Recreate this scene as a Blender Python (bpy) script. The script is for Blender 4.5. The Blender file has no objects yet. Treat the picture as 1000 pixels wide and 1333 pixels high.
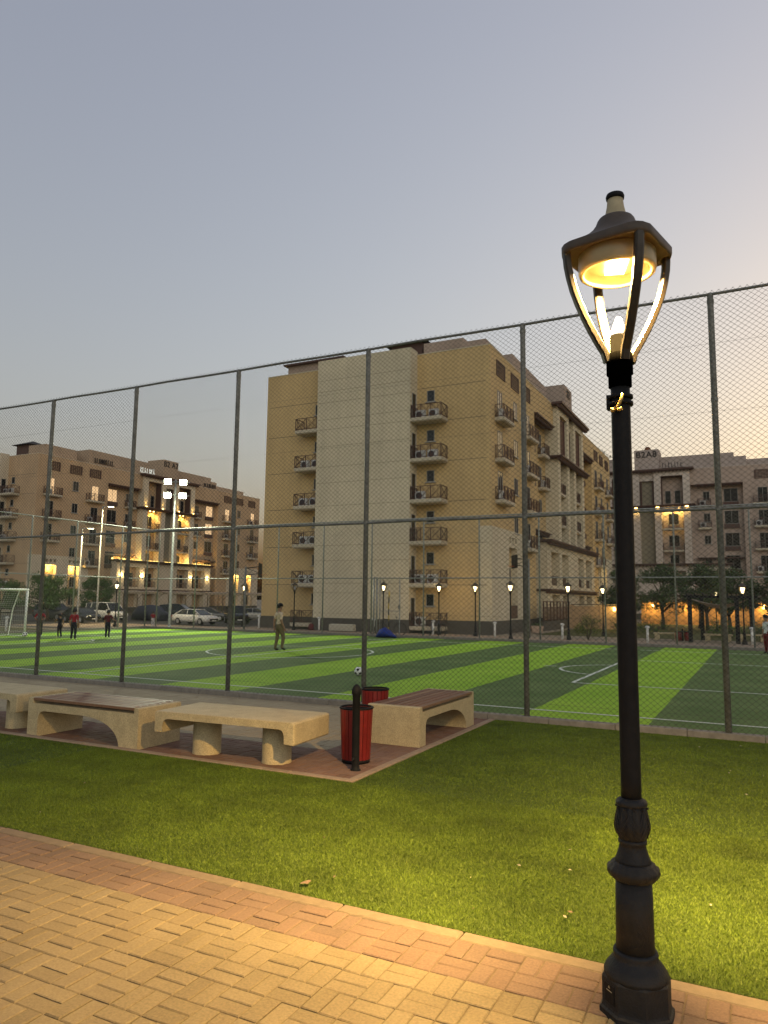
import bpy, math, random
import numpy as np
from mathutils import Vector, Matrix
random.seed(7); rng = np.random.default_rng(7)
PI = math.pi
scene = bpy.context.scene
COL = scene.collection

# ------------------------------------------------------------------ helpers
class MB:
    """collects faces of one mesh; every face carries a material slot"""
    def __init__(s): s.v = []; s.f = []; s.m = []; s.sm = []
    def add(s, vs, fs, m=0, smooth=False):
        b = len(s.v); s.v.extend([tuple(p) for p in vs])
        for f in fs:
            s.f.append(tuple(b + i for i in f)); s.m.append(m); s.sm.append(smooth)
        return s
    def box(s, x0, x1, y0, y1, z0, z1, m=0, bev=0.0):
        if bev <= 0:
            vs = [(x0,y0,z0),(x1,y0,z0),(x1,y1,z0),(x0,y1,z0),(x0,y0,z1),(x1,y0,z1),(x1,y1,z1),(x0,y1,z1)]
            return s.add(vs, [(0,3,2,1),(4,5,6,7),(0,1,5,4),(1,2,6,5),(2,3,7,6),(3,0,4,7)], m)
        b = bev
        rings = []
        for z, d in ((z0, b), (z0 + b, 0), (z1 - b, 0), (z1, b)):
            rings.append([(x0+b+d*0, y0+d, z),(x1-b, y0+d, z),(x1-d, y0+b, z),(x1-d, y1-b, z),
                          (x1-b, y1-d, z),(x0+b, y1-d, z),(x0+d, y1-b, z),(x0+d, y0+b, z)])
        return s.loft(rings, m, cap=True)
    def loft(s, rings, m=0, cap=True, smooth=False, closed=True):
        n = len(rings[0]); vs = [p for r in rings for p in r]; fs = []
        for k in range(len(rings) - 1):
            for i in range(n if closed else n - 1):
                j = (i + 1) % n
                fs.append((k*n+i, k*n+j, (k+1)*n+j, (k+1)*n+i))
        s.add(vs, fs, m, smooth)
        if cap and closed:
            b = len(s.v) - len(vs)
            s.f.append(tuple(b + i for i in range(n))[::-1]); s.m.append(m); s.sm.append(False)
            e = b + (len(rings) - 1) * n
            s.f.append(tuple(e + i for i in range(n))); s.m.append(m); s.sm.append(False)
        return s
    def lathe(s, prof, c=(0,0,0), n=24, m=0, smooth=True, cap=True, rot=0.0, flute=0.0, nf=0):
        rings = []
        for r, z in prof:
            ring = []
            for i in range(n):
                a = rot + 2*PI*i/n
                q = r * (1 + (flute * math.cos(nf * a) if nf else 0))
                ring.append((c[0] + q*math.cos(a), c[1] + q*math.sin(a), c[2] + z))
            rings.append(ring)
        return s.loft(rings, m, cap, smooth)
    def tube(s, pts, r, n=8, m=0, smooth=True, cap=True):
        pts = [Vector(p) for p in pts]
        rs = r if isinstance(r, (list, tuple)) else [r]*len(pts)
        rings = []; ref = None
        for i, p in enumerate(pts):
            t = (pts[min(i+1, len(pts)-1)] - pts[max(i-1, 0)]).normalized()
            if ref is None:
                ref = Vector((0,0,1)) if abs(t.z) < .9 else Vector((1,0,0))
            a = (ref - t*ref.dot(t)).normalized(); b = t.cross(a); ref = a
            rings.append([tuple(p + (a*math.cos(2*PI*k/n) + b*math.sin(2*PI*k/n))*rs[i]) for k in range(n)])
        return s.loft(rings, m, cap, smooth)
    def bar(s, p, q, w, h, m=0):
        """rectangular bar from p to q; w sideways, h upwards"""
        p, q = Vector(p), Vector(q); t = (q-p).normalized()
        up = Vector((0,0,1)) if abs(t.z) < .95 else Vector((0,1,0))
        a = t.cross(up).normalized(); b = a.cross(t)
        R = lambda c: [tuple(c + a*i*w/2 + b*j*h/2) for i, j in ((-1,-1),(1,-1),(1,1),(-1,1))]
        return s.loft([R(p), R(q)], m)
    def sphere(s, c, r, n=12, m=0, sx=1, sy=1, sz=1):
        rings = []
        for k in range(1, n//2):
            a = -PI/2 + PI*k/(n//2)
            rings.append([(c[0]+r*sx*math.cos(a)*math.cos(2*PI*i/n), c[1]+r*sy*math.cos(a)*math.sin(2*PI*i/n), c[2]+r*sz*math.sin(a)) for i in range(n)])
        return s.loft(rings, m, True, True)
    def prism(s, poly, y0, y1, m=0, smooth=False):
        """polygon in x,z pushed from y0 to y1 (poly counter-clockwise seen from -y)"""
        return s.loft([[(x, y0, z) for x, z in poly], [(x, y1, z) for x, z in poly]], m, True, smooth)
    def mesh(s, name, mats):
        me = bpy.data.meshes.new(name)
        me.from_pydata(s.v, [], s.f)
        for a in (mats if isinstance(mats, (list, tuple)) else [mats]): me.materials.append(a)
        me.polygons.foreach_set('material_index', s.m)
        me.polygons.foreach_set('use_smooth', s.sm)
        me.update()
        import bmesh
        bm = bmesh.new(); bm.from_mesh(me); bmesh.ops.recalc_face_normals(bm, faces=bm.faces); bm.to_mesh(me); bm.free()
        return me
    def build(s, name, mats, parent=None, loc=(0,0,0), rz=0.0):
        return place(name, s.mesh(name, mats), parent, loc, rz)

def place(name, me, parent=None, loc=(0,0,0), rz=0.0):
    o = bpy.data.objects.new(name, me); COL.objects.link(o)
    o.location = loc; o.rotation_euler = (0,0,rz)
    if parent: o.parent = parent
    return o
def tag(o, label, cat, group=None):
    o['label'] = label; o['category'] = cat
    if group: o['group'] = group
    return o
def thing(name, label, cat, loc=(0,0,0), rz=0.0, group=None):
    o = bpy.data.objects.new(name, None); COL.objects.link(o)
    o.empty_display_size = .2
    o.location = loc; o.rotation_euler = (0,0,rz)
    return tag(o, label, cat, group)
def structure(o): o['kind'] = 'structure'; return o
def stuff(o, label=None):
    o['kind'] = 'stuff'
    if label: o['label'] = label
    return o
def kids(o): return [c for c in bpy.data.objects if c.parent == o]
def copy_tree(o, parent=None):
    c = o.copy(); COL.objects.link(c); c.parent = parent
    for ch in kids_of.get(o.name, []): copy_tree(ch, c)
    return c
kids_of = {}
def index_kids():
    kids_of.clear()
    for o in bpy.data.objects:
        if o.parent: kids_of.setdefault(o.parent.name, []).append(o)
def dup(o, label, loc, rz=0.0):
    index_kids(); c = copy_tree(o); c.location = loc; c.rotation_euler = (0,0,rz); c['label'] = label
    return c

# ------------------------------------------------------------------ materials
def mat(name, col, rough=.7, var=.12, scale=6.0, bump=.0, bscale=60.0, metal=0.0, spec=.4, emit=None, estr=0.0, big=0.0, streak=0.0):
    M = bpy.data.materials.new(name); M.use_nodes = True
    nt = M.node_tree; N = nt.nodes; L = nt.links; b = N['Principled BSDF']
    b.inputs['Roughness'].default_value = rough; b.inputs['Metallic'].default_value = metal
    b.inputs['Specular IOR Level'].default_value = spec
    tc = N.new('ShaderNodeNewGeometry')
    if var > 0:
        n1 = N.new('ShaderNodeTexNoise'); n1.inputs['Scale'].default_value = scale; n1.inputs['Detail'].default_value = 6
        n1.inputs['Roughness'].default_value = .65
        L.new(tc.outputs['Position'], n1.inputs['Vector'])
        r = N.new('ShaderNodeMapRange'); r.inputs['From Min'].default_value = .25; r.inputs['From Max'].default_value = .75
        r.inputs['To Min'].default_value = 1-var; r.inputs['To Max'].default_value = 1+var
        L.new(n1.outputs['Fac'], r.inputs['Value'])
        mx = N.new('ShaderNodeVectorMath'); mx.operation = 'SCALE'; mx.inputs[0].default_value = col[:3]
        L.new(r.outputs['Result'], mx.inputs['Scale'])
        out = mx.outputs['Vector']
        if big > 0:
            n2 = N.new('ShaderNodeTexNoise'); n2.inputs['Scale'].default_value = scale*.09; n2.inputs['Detail'].default_value = 4
            L.new(tc.outputs['Position'], n2.inputs['Vector'])
            r2 = N.new('ShaderNodeMapRange'); r2.inputs['From Min'].default_value = .3; r2.inputs['From Max'].default_value = .7
            r2.inputs['To Min'].default_value = 1-big; r2.inputs['To Max'].default_value = 1+big
            L.new(n2.outputs['Fac'], r2.inputs['Value'])
            m2 = N.new('ShaderNodeVectorMath'); m2.operation = 'SCALE'
            L.new(out, m2.inputs[0]); L.new(r2.outputs['Result'], m2.inputs['Scale']); out = m2.outputs['Vector']
        if streak > 0:                      # faint rain streaks running down the wall
            mp = N.new('ShaderNodeVectorMath'); mp.operation = 'MULTIPLY'; mp.inputs[1].default_value = (1.3, 1.3, .07); L.new(tc.outputs['Position'], mp.inputs[0])
            n4 = N.new('ShaderNodeTexNoise'); n4.inputs['Scale'].default_value = 1.0; n4.inputs['Detail'].default_value = 6; n4.inputs['Roughness'].default_value = .7; L.new(mp.outputs['Vector'], n4.inputs['Vector'])
            r4 = N.new('ShaderNodeMapRange'); r4.inputs['From Min'].default_value = .3; r4.inputs['From Max'].default_value = .7
            r4.inputs['To Min'].default_value = 1-streak; r4.inputs['To Max'].default_value = 1+streak*.6; L.new(n4.outputs['Fac'], r4.inputs['Value'])
            m4 = N.new('ShaderNodeVectorMath'); m4.operation = 'SCALE'; L.new(out, m4.inputs[0]); L.new(r4.outputs['Result'], m4.inputs['Scale']); out = m4.outputs['Vector']
        L.new(out, b.inputs['Base Color'])
    else:
        b.inputs['Base Color'].default_value = (*col[:3], 1)
    if bump > 0:
        n3 = N.new('ShaderNodeTexNoise'); n3.inputs['Scale'].default_value = bscale; n3.inputs['Detail'].default_value = 4
        L.new(tc.outputs['Position'], n3.inputs['Vector'])
        bp = N.new('ShaderNodeBump'); bp.inputs['Strength'].default_value = bump; bp.inputs['Distance'].default_value = .01
        L.new(n3.outputs['Fac'], bp.inputs['Height']); L.new(bp.outputs['Normal'], b.inputs['Normal'])
    if emit:
        b.inputs['Emission Color'].default_value = (*emit, 1); b.inputs['Emission Strength'].default_value = estr*.25
    return M
def island_mat(name, cols, rough=.85, fine=.12, fscale=90.0, bump=.25, bscale=160.0):
    """a colour picked per brick / per blade, plus a fine grain"""
    M = bpy.data.materials.new(name); M.use_nodes = True
    nt = M.node_tree; N = nt.nodes; L = nt.links; b = N['Principled BSDF']
    b.inputs['Roughness'].default_value = rough; b.inputs['Specular IOR Level'].default_value = .3
    g = N.new('ShaderNodeNewGeometry'); cr = N.new('ShaderNodeValToRGB')
    el = cr.color_ramp.elements
    while len(el) < len(cols): el.new(.5)
    for i, c in enumerate(cols): el[i].position = i/(len(cols)-1); el[i].color = (*c, 1)
    L.new(g.outputs['Random Per Island'], cr.inputs['Fac'])
    n1 = N.new('ShaderNodeTexNoise'); n1.inputs['Scale'].default_value = fscale; n1.inputs['Detail'].default_value = 5
    L.new(g.outputs['Position'], n1.inputs['Vector'])
    n2 = N.new('ShaderNodeTexNoise'); n2.inputs['Scale'].default_value = 1.3; n2.inputs['Detail'].default_value = 5
    L.new(g.outputs['Position'], n2.inputs['Vector'])
    ad = N.new('ShaderNodeMath'); ad.operation = 'ADD'; L.new(n1.outputs['Fac'], ad.inputs[0]); L.new(n2.outputs['Fac'], ad.inputs[1])
    r = N.new('ShaderNodeMapRange'); r.inputs['From Min'].default_value = .6; r.inputs['From Max'].default_value = 1.4
    r.inputs['To Min'].default_value = 1-fine*1.6; r.inputs['To Max'].default_value = 1+fine*1.6
    L.new(ad.outputs[0], r.inputs['Value'])
    mx = N.new('ShaderNodeVectorMath'); mx.operation = 'SCALE'
    L.new(cr.outputs['Color'], mx.inputs[0]); L.new(r.outputs['Result'], mx.inputs['Scale']); L.new(mx.outputs['Vector'], b.inputs['Base Color'])
    if bump > 0:
        n3 = N.new('ShaderNodeTexNoise'); n3.inputs['Scale'].default_value = bscale; n3.inputs['Detail'].default_value = 3
        L.new(g.outputs['Position'], n3.inputs['Vector'])
        bp = N.new('ShaderNodeBump'); bp.inputs['Strength'].default_value = bump; bp.inputs['Distance'].default_value = .004
        L.new(n3.outputs['Fac'], bp.inputs['Height']); L.new(bp.outputs['Normal'], b.inputs['Normal'])
    return M

BLACK = mat('black_painted_iron', (.011,.011,.012), .6, .3, 14, .25, 50, 0, .12)
BLACKROUGH = mat('black_cast_iron', (.014,.014,.015), .62, .35, 18, .35, 90, 0, .25)
HOODM = mat('weathered_hood_paint', (.062,.046,.033), .6, .3, 9, .1, 60)
CAPTAN = mat('sandy_cap_paint', (.36,.30,.18), .6, .2, 20)
REFLECT = mat('lantern_reflector', (.30,.24,.13), .35, .1, 10)
ARMTAN = mat('lantern_arm_paint', (.022,.0155,.0075), .5, .3, 15)
WARM = (1.0, .66, .17)
LED = mat('lit_led_panel', (.9,.9,.8), .4, 0, emit=(1.0,.66,.22), estr=45)
CONE = mat('frosted_lens', (.35,.33,.28), .35, 0, emit=(1.0,.93,.78), estr=1.3)
BULB = mat('lit_bulb', (.9,.85,.7), .4, 0, emit=(1.0,.78,.38), estr=9)
BULB_OFF = mat('frosted_glass_unlit', (.35,.36,.36), .3, 0)
FLOODE = mat('lit_floodlight_lens', (.9,.9,.9), .4, 0, emit=(.95,1.0,.72), estr=42)
STRIP = mat('lit_ledge_strip', (.9,.8,.5), .4, 0, emit=(1.0,.66,.15), estr=5)
ORANGELED = mat('lit_warm_lamp', (.9,.8,.5), .4, 0, emit=(1.0,.62,.16), estr=16)
GALV = mat('dull_galvanised_steel', (.19,.19,.17), .55, .45, 12, .2, 50, .15)
GALVL = mat('pale_galvanised_steel', (.30,.30,.28), .5, .3, 9, .1, 50, .2)
WIRE = mat('chain_link_wire', (.06,.056,.045), .6, 0, metal=.2)
WIREL = mat('pale_chain_link_wire', (.16,.16,.14), .6, 0, metal=.2)
WHITEP = mat('white_gloss_paint', (.74,.74,.70), .45, .08, 10)
STONE = mat('speckled_bench_stone', (.41,.335,.195), .75, .40, 75, .5, 110, big=.10)
WOOD = island_mat('weathered_bench_slat', [(.135,.068,.04),(.20,.105,.06),(.17,.10,.06),(.24,.145,.085)], .55, .2, 40, .25, 60)
REDSLAT = mat('red_painted_slat', (.17,.012,.010), .45, .25, 9, .15, 50)
CONCRETE = mat('kerb_concrete', (.145,.112,.076), .9, .2, 14, .35, 90)
GREYKERB = mat('grey_kerb_concrete', (.20,.18,.15), .9, .3, 8, .4, 70)
WHITE_LINE = mat('white_pitch_line', (.62,.66,.55), .9, .25, 30, .3, 120)
GLASS = mat('dark_window_glass', (.012,.013,.015), .08, 0, spec=.35)
SOCKET = mat('matt_black_socket', (.0008,.0008,.0008), .9, .2, 14, spec=0)
GLASSLIT = mat('lamplit_window', (.5,.4,.25), .5, .3, 2.2, emit=(1.0,.62,.30), estr=.55)
TRIM = mat('dark_redbrown_trim', (.085,.043,.032), .6, .25, 5)
PALEFRAME = mat('pale_window_frame', (.30,.285,.25), .6, .1, 5)
SLABM = mat('balcony_slab_plaster', (.47,.41,.30), .8, .15, 4)
ACM = mat('air_conditioner_casing', (.66,.66,.62), .5, .1, 5)
ACF = mat('air_conditioner_fan', (.04,.04,.045), .6, .1, 5)
PLINTH = mat('dark_plinth_stone', (.085,.075,.06), .8, .2, 3)
TIRE = mat('rubber_tyre', (.012,.012,.012), .8, .1, 8)
RIM = mat('wheel_rim_metal', (.42,.42,.43), .35, .05, 8, metal=.7)
SKIN = mat('skin', (.27,.155,.095), .6, .06, 20)
HAIR = mat('dark_hair', (.012,.009,.008), .7, .2, 60)
BARK = mat('tree_bark', (.075,.055,.035), .9, .35, 12, .6, 30)

# ------------------------------------------------------------------ ground shape
def gz(x, y):
    d = max(y-34.6, -34.2-x, 0.0); t = min(d/9.0, 1.0)
    return -0.7*t*t*(3-2*t)

# ------------------------------------------------------------------ camera
cam = bpy.data.cameras.new('camera'); co = bpy.data.objects.new('camera', cam); COL.objects.link(co)
_r = (.8919028565567297, .45208159043804796, .0114686552372408)
_u = (.0432274241497197, -.11047195063409412, .9929387382535131)
_w = (-.4501562887124047, .8851091366097762, .11807257100008793)
co.matrix_world = Matrix(((_r[0],_u[0],-_w[0],0),(_r[1],_u[1],-_w[1],0),(_r[2],_u[2],-_w[2],1.9),(0,0,0,1)))
cam.sensor_fit = 'HORIZONTAL'; cam.sensor_width = 36; cam.lens = 36*.9559209
cam.clip_start = .05; cam.clip_end = 3000
scene.camera = co
# ================================================================== GROUND
def ground():
    xs = [-600,-300,-160]+[x for x in np.arange(-120, 41, 2.0)]+[80,160,300,600]
    ys = [-300,-100,-40]+[y for y in np.arange(-20, 141, 2.0)]+[180,260,400,700,1200]
    m = MB(); nx = len(xs)
    vs = [(x, y, gz(x, y)-.06) for y in ys for x in xs]
    fs = [(j*nx+i, j*nx+i+1, (j+1)*nx+i+1, (j+1)*nx+i) for j in range(len(ys)-1) for i in range(nx-1)]
    m.add(vs, fs, 0, True)
    structure(m.build('ground', mat('sandy_paved_ground', (.27,.22,.15), .9, .18, 3, .3, 30, big=.2)))
ground()

def terrain_sheet(name, x0, x1, y0, y1, dz, material, step=1.0):
    m = MB(); xs = np.linspace(x0, x1, max(2, int((x1-x0)/step)+1)); ys = np.linspace(y0, y1, max(2, int((y1-y0)/step)+1)); n = len(xs)
    m.add([(x, y, gz(x, y)-.06+dz) for y in ys for x in xs],
          [(j*n+i, j*n+i+1, (j+1)*n+i+1, (j+1)*n+i) for j in range(len(ys)-1) for i in range(n-1)], 0, True)
    return m.build(name, material)

def bricks(name, x0, x1, y0, y1, pick, holes=None, z=0.0, unit=.2, gap=.004):
    """basket-weave pavers, each a real bevelled block; pick(x,y) gives the material slot"""
    V = []; F = []; M = []
    nx = int(round((x1-x0)/unit)); ny = int(round((y1-y0)/unit))
    for i in range(nx):
        for j in range(ny):
            bx, by = x0+i*unit, y0+j*unit
            if holes and holes(bx+unit/2, by+unit/2): continue
            mi = pick(bx+unit/2, by+unit/2)
            for k in range(2):
                if (i+j) % 2 == 0: a0, a1, b0, b1 = bx, bx+unit, by+k*unit/2, by+(k+1)*unit/2
                else: a0, a1, b0, b1 = bx+k*unit/2, bx+(k+1)*unit/2, by, by+unit
                g = gap*.5+random.uniform(0,.0015); a0 += g; a1 -= g; b0 += g; b1 -= g
                h = z+random.uniform(-.0025,.0025); e = .006; t1, t2 = random.uniform(-.002,.002), random.uniform(-.002,.002)
                n = len(V)
                V += [(a0,b0,h-.02),(a1,b0,h-.02),(a1,b1,h-.02),(a0,b1,h-.02),
                      (a0,b0,h-.004),(a1,b0,h-.004),(a1,b1,h-.004),(a0,b1,h-.004),
                      (a0+e,b0+e,h+t1),(a1-e,b0+e,h+t2),(a1-e,b1-e,h-t1),(a0+e,b1-e,h-t2)]
                for q in range(4):
                    r = (q+1) % 4
                    F += [(n+q,n+r,n+4+r,n+4+q),(n+4+q,n+4+r,n+8+r,n+8+q)]; M += [mi,mi]
                F.append((n+8,n+9,n+10,n+11)); M.append(mi)
    me = bpy.data.meshes.new(name); me.from_pydata(V, [], F)
    return me, M
TANB = island_mat('tan_paver', [(.142,.112,.066),(.166,.132,.079),(.174,.139,.085),(.152,.119,.071)], .88, .21, 70, .35, 140)
REDB = island_mat('red_paver', [(.112,.078,.058),(.135,.090,.066),(.126,.087,.065),(.145,.099,.073)], .88, .21, 70, .35, 140)
PREDB = island_mat('brown_red_paver', [(.135,.078,.055),(.17,.096,.068),(.155,.092,.068),(.185,.112,.08)], .88, .16, 70, .35, 140)
GREYB = island_mat('sandy_grey_paver', [(.29,.235,.15),(.32,.262,.168),(.30,.245,.157)], .9, .12, 60, .3, 120)
JOINT = mat('joint_sand', (.115,.088,.052), .95, .25, 30)

# walkway underfoot
m = MB(); m.box(-30, 12, -9, 4.12, -.07, -.007); structure(m.build('walkway_bed', JOINT))
me, M = bricks('walkway', -14.0, 7.0, -1.48, 4.12, lambda x, y: 1 if y > 3.7 else 0)
for q in (TANB, REDB): me.materials.append(q)
me.polygons.foreach_set('material_index', M); structure(place('walkway', me))
def kerb(name, pts_boxes, material):
    m = MB()
    for b in pts_boxes: m.box(*b, bev=.008)
    return structure(m.build(name, material))
kb = []; x = -24.0
while x < 10: kb.append((x+.003, x+.797, 4.125, 4.235, -.1, -.001+random.uniform(-.002,.002))); x += .8
kerb('walkway_kerb', kb, CONCRETE)

# seating plaza
PX = -3.86; PYN = 6.93; PYF = 11.62
m = MB(); m.box(-34, PX-.1, PYN+.1, PYF, -.07, -.007); structure(m.build('plaza_bed', JOINT))
me, M = bricks('plaza_paving', -19.96, PX-.1, PYN+.1, PYF, lambda x, y: 0 if (y < 8.25 or x > -5.0) else 1)
for q in (PREDB, GREYB): me.materials.append(q)
me.polygons.foreach_set('material_index', M); structure(place('plaza_paving', me))
kb = []; x = PX
while x > -24: kb.append((x-.797, x-.003, PYN, PYN+.095, -.1, .014)); x -= .8
y = PYN+.1
while y < PYF-.3: kb.append((PX-.095, PX, y+.003, min(y+.797, PYF), -.1, .014)); y += .8
kerb('plaza_kerb', kb, mat('plaza_kerb_concrete', (.27,.2,.14), .9, .2, 14, .35, 90))
kb = []; x = -24.0
while x < 8: kb.append((x+.003, x+.997, 11.63, 11.80, -.1, .085+random.uniform(-.006,.006))); x += 1.0
kerb('fence_kerb', kb, GREYKERB)

# lawn: a turf backing sheet with a pile of real blades
def turf_mat(name, a, b, scale, bump=.6):
    M = bpy.data.materials.new(name); M.use_nodes = True; nt = M.node_tree; N = nt.nodes; L = nt.links; p = N['Principled BSDF']
    p.inputs['Roughness'].default_value = .8; p.inputs['Specular IOR Level'].default_value = .2
    g = N.new('ShaderNodeNewGeometry'); n1 = N.new('ShaderNodeTexNoise'); n1.inputs['Scale'].default_value = scale; n1.inputs['Detail'].default_value = 8; n1.inputs['Roughness'].default_value = .8
    L.new(g.outputs['Position'], n1.inputs['Vector'])
    cr = N.new('ShaderNodeValToRGB'); cr.color_ramp.elements[0].position = .35; cr.color_ramp.elements[1].position = .68
    cr.color_ramp.elements[0].color = (*a,1); cr.color_ramp.elements[1].color = (*b,1)
    L.new(n1.outputs['Fac'], cr.inputs['Fac']); L.new(cr.outputs['Color'], p.inputs['Base Color'])
    bp = N.new('ShaderNodeBump'); bp.inputs['Strength'].default_value = bump; bp.inputs['Distance'].default_value = .02
    L.new(n1.outputs['Fac'], bp.inputs['Height']); L.new(bp.outputs['Normal'], p.inputs['Normal'])
    return M
LAWN = turf_mat('lawn_backing', (.028,.048,.006), (.065,.10,.012), 45)
m = MB()
m.box(-30, PX, 4.24, PYN-.002, -.05, -.004); m.box(PX+.002, 10, 4.24, 11.625, -.05, -.004)
structure(m.build('lawn_ground', LAWN))
def blades():
    def region(x0, x1, y0, y1, dens):
        n = int((x1-x0)*(y1-y0)*dens); return np.stack([rng.uniform(x0,x1,n), rng.uniform(y0,y1,n)], 1)
    P = np.concatenate([region(-7.5,1.6,4.235,6.93,21000), region(PX+.01,1.6,6.93,11.62,9000), region(-16,-7.5,4.235,6.93,6000),
                        region(1.6,6,4.235,11.6,500), region(-24,-16,4.235,6.9,500)])
    n = len(P)
    d = np.hypot(P[:,0], P[:,1]); w = .0010+.00017*d; h = rng.uniform(.007,.013,n)
    patch = np.sin(P[:,0]*2.1+np.sin(P[:,1]*1.7)*1.3)*.5+np.sin(P[:,1]*3.1-P[:,0]*.8)*.5
    h *= 1+.16*patch
    a = rng.uniform(0, 2*PI, n); la = rng.uniform(0, 2*PI, n); ln = rng.uniform(.5,1.9,n)*h
    V = np.zeros((n,3,3))
    V[:,0,:2] = P; V[:,1,:2] = P; V[:,2,:2] = P
    V[:,0,0] -= np.cos(a)*w; V[:,0,1] -= np.sin(a)*w; V[:,1,0] += np.cos(a)*w; V[:,1,1] += np.sin(a)*w
    V[:,:2,2] = -.004
    V[:,2,0] += np.cos(la)*ln; V[:,2,1] += np.sin(la)*ln; V[:,2,2] = h
    me = bpy.data.meshes.new('lawn_grass')
    me.vertices.add(n*3); me.vertices.foreach_set('co', V.reshape(-1))
    me.loops.add(n*3); me.loops.foreach_set('vertex_index', np.arange(n*3))
    me.polygons.add(n); me.polygons.foreach_set('loop_start', np.arange(0,n*3,3)); me.polygons.foreach_set('loop_total', np.full(n,3))
    me.update(calc_edges=True)
    me.materials.append(island_mat('turf_blade', [(.057,.092,.007),(.077,.122,.009),(.100,.154,.013),(.134,.190,.018)], .6, .25, 3.0, 0))
    stuff(place('lawn_grass', me), 'short artificial lawn grass between the walkway and the fence')['category'] = 'grass'
blades()
# litter on the lawn: one curled leaf, and crumbs nobody would count
LEAFM = mat('dry_leaf', (.16,.11,.07), .8, .3, 40)
m = MB(); m.loft([[(-.05,-.012,.02),(-.05,.012,.022)],[(-.02,-.03,.035),(-.02,.03,.032)],[(.02,-.028,.028),(.02,.03,.045)],[(.05,-.006,.05),(.05,.008,.052)]], 0, False, True, False)
tag(m.build('fallen_leaf', LEAFM, None, (-2.77, 4.36, .005), .5), 'curled dry brown leaf lying on the lawn beside the walkway kerb', 'leaf').scale = (.7,.7,.6)
m = MB()
for i in range(90):
    x, y = random.uniform(-9, 1.2), random.uniform(4.3, 11.4)
    if x < PX and y > PYN: continue
    a = random.uniform(0, PI); l = random.uniform(.006,.02); w = l*.5; z = random.uniform(.02,.032)
    c, s = math.cos(a), math.sin(a)
    m.add([(x-c*l-s*w*.3,y-s*l+c*w*.3,z),(x+s*w,y-c*w,z+.004),(x+c*l,y+s*l,z+.002),(x-s*w,y+c*w,z)], [(0,1,2,3)], i % 2)
o = stuff(m.build('lawn_litter', [mat('pale_litter', (.3,.27,.2), .8, .2, 30), LEAFM]), 'tiny pale and brown litter flecks scattered over the lawn'); o['category'] = 'litter'

# ================================================================== PITCH
def pitch_mat():
    M = bpy.data.materials.new('striped_pitch_turf'); M.use_nodes = True; nt = M.node_tree; N = nt.nodes; L = nt.links; p = N['Principled BSDF']
    p.inputs['Roughness'].default_value = .85; p.inputs['Specular IOR Level'].default_value = .15
    g = N.new('ShaderNodeNewGeometry'); sx = N.new('ShaderNodeSeparateXYZ'); L.new(g.outputs['Position'], sx.inputs[0])
    def math_(op, a, b=None, c=None):
        n = N.new('ShaderNodeMath'); n.operation = op
        for i, v in enumerate((a, b, c)):
            if v is None: continue
            if isinstance(v, (int, float)): n.inputs[i].default_value = v
            else: L.new(v, n.inputs[i])
        return n.outputs[0]
    nz = N.new('ShaderNodeTexNoise'); nz.inputs['Scale'].default_value = 9; nz.inputs['Detail'].default_value = 3; L.new(g.outputs['Position'], nz.inputs['Vector'])
    xx = math_('ADD', sx.outputs['X'], math_('MULTIPLY', math_('SUBTRACT', nz.outputs['Fac'], .5), .07))
    t = math_('MULTIPLY', math_('ADD', xx, 1.62+2.02*40), 1/4.04)
    fr = math_('FRACT', t)
    light = math_('GREATER_THAN', fr, .5)
    light = math_('MULTIPLY', light, math_('LESS_THAN', sx.outputs['X'], -1.62))
    fine = N.new('ShaderNodeTexNoise'); fine.inputs['Scale'].default_value = 28; fine.inputs['Detail'].default_value = 8; fine.inputs['Roughness'].default_value = .85
    L.new(g.outputs['Position'], fine.inputs['Vector'])
    wide = N.new('ShaderNodeTexNoise'); wide.inputs['Scale'].default_value = .8; wide.inputs['Detail'].default_value = 6; L.new(g.outputs['Position'], wide.inputs['Vector'])
    def ramp(src, a, b, lo, hi):
        c = N.new('ShaderNodeValToRGB'); c.color_ramp.elements[0].position = lo; c.color_ramp.elements[1].position = hi
        c.color_ramp.elements[0].color = (*a,1); c.color_ramp.elements[1].color = (*b,1); L.new(src, c.inputs['Fac']); return c.outputs['Color']
    mixn = math_('ADD', math_('MULTIPLY', fine.outputs['Fac'], .55), math_('MULTIPLY', wide.outputs['Fac'], .45))
    dk = ramp(mixn, (.06,.12,.028), (.15,.215,.07), .36, .64)
    lt = ramp(mixn, (.20,.38,.018), (.34,.53,.045), .36, .64)
    mx = N.new('ShaderNodeMix'); mx.data_type = 'RGBA'; L.new(light, mx.inputs['Factor']); L.new(dk, mx.inputs[6]); L.new(lt, mx.inputs[7])
    L.new(mx.outputs[2], p.inputs['Base Color'])
    bp = N.new('ShaderNodeBump'); bp.inputs['Strength'].default_value = .5; bp.inputs['Distance'].default_value = .02
    L.new(fine.outputs['Fac'], bp.inputs['Height']); L.new(bp.outputs['Normal'], p.inputs['Normal'])
    return M
m = MB(); m.box(-33.3, 3.4, 11.80, 33.75, -.05, .0); structure(m.build('pitch', pitch_mat()))
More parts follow.
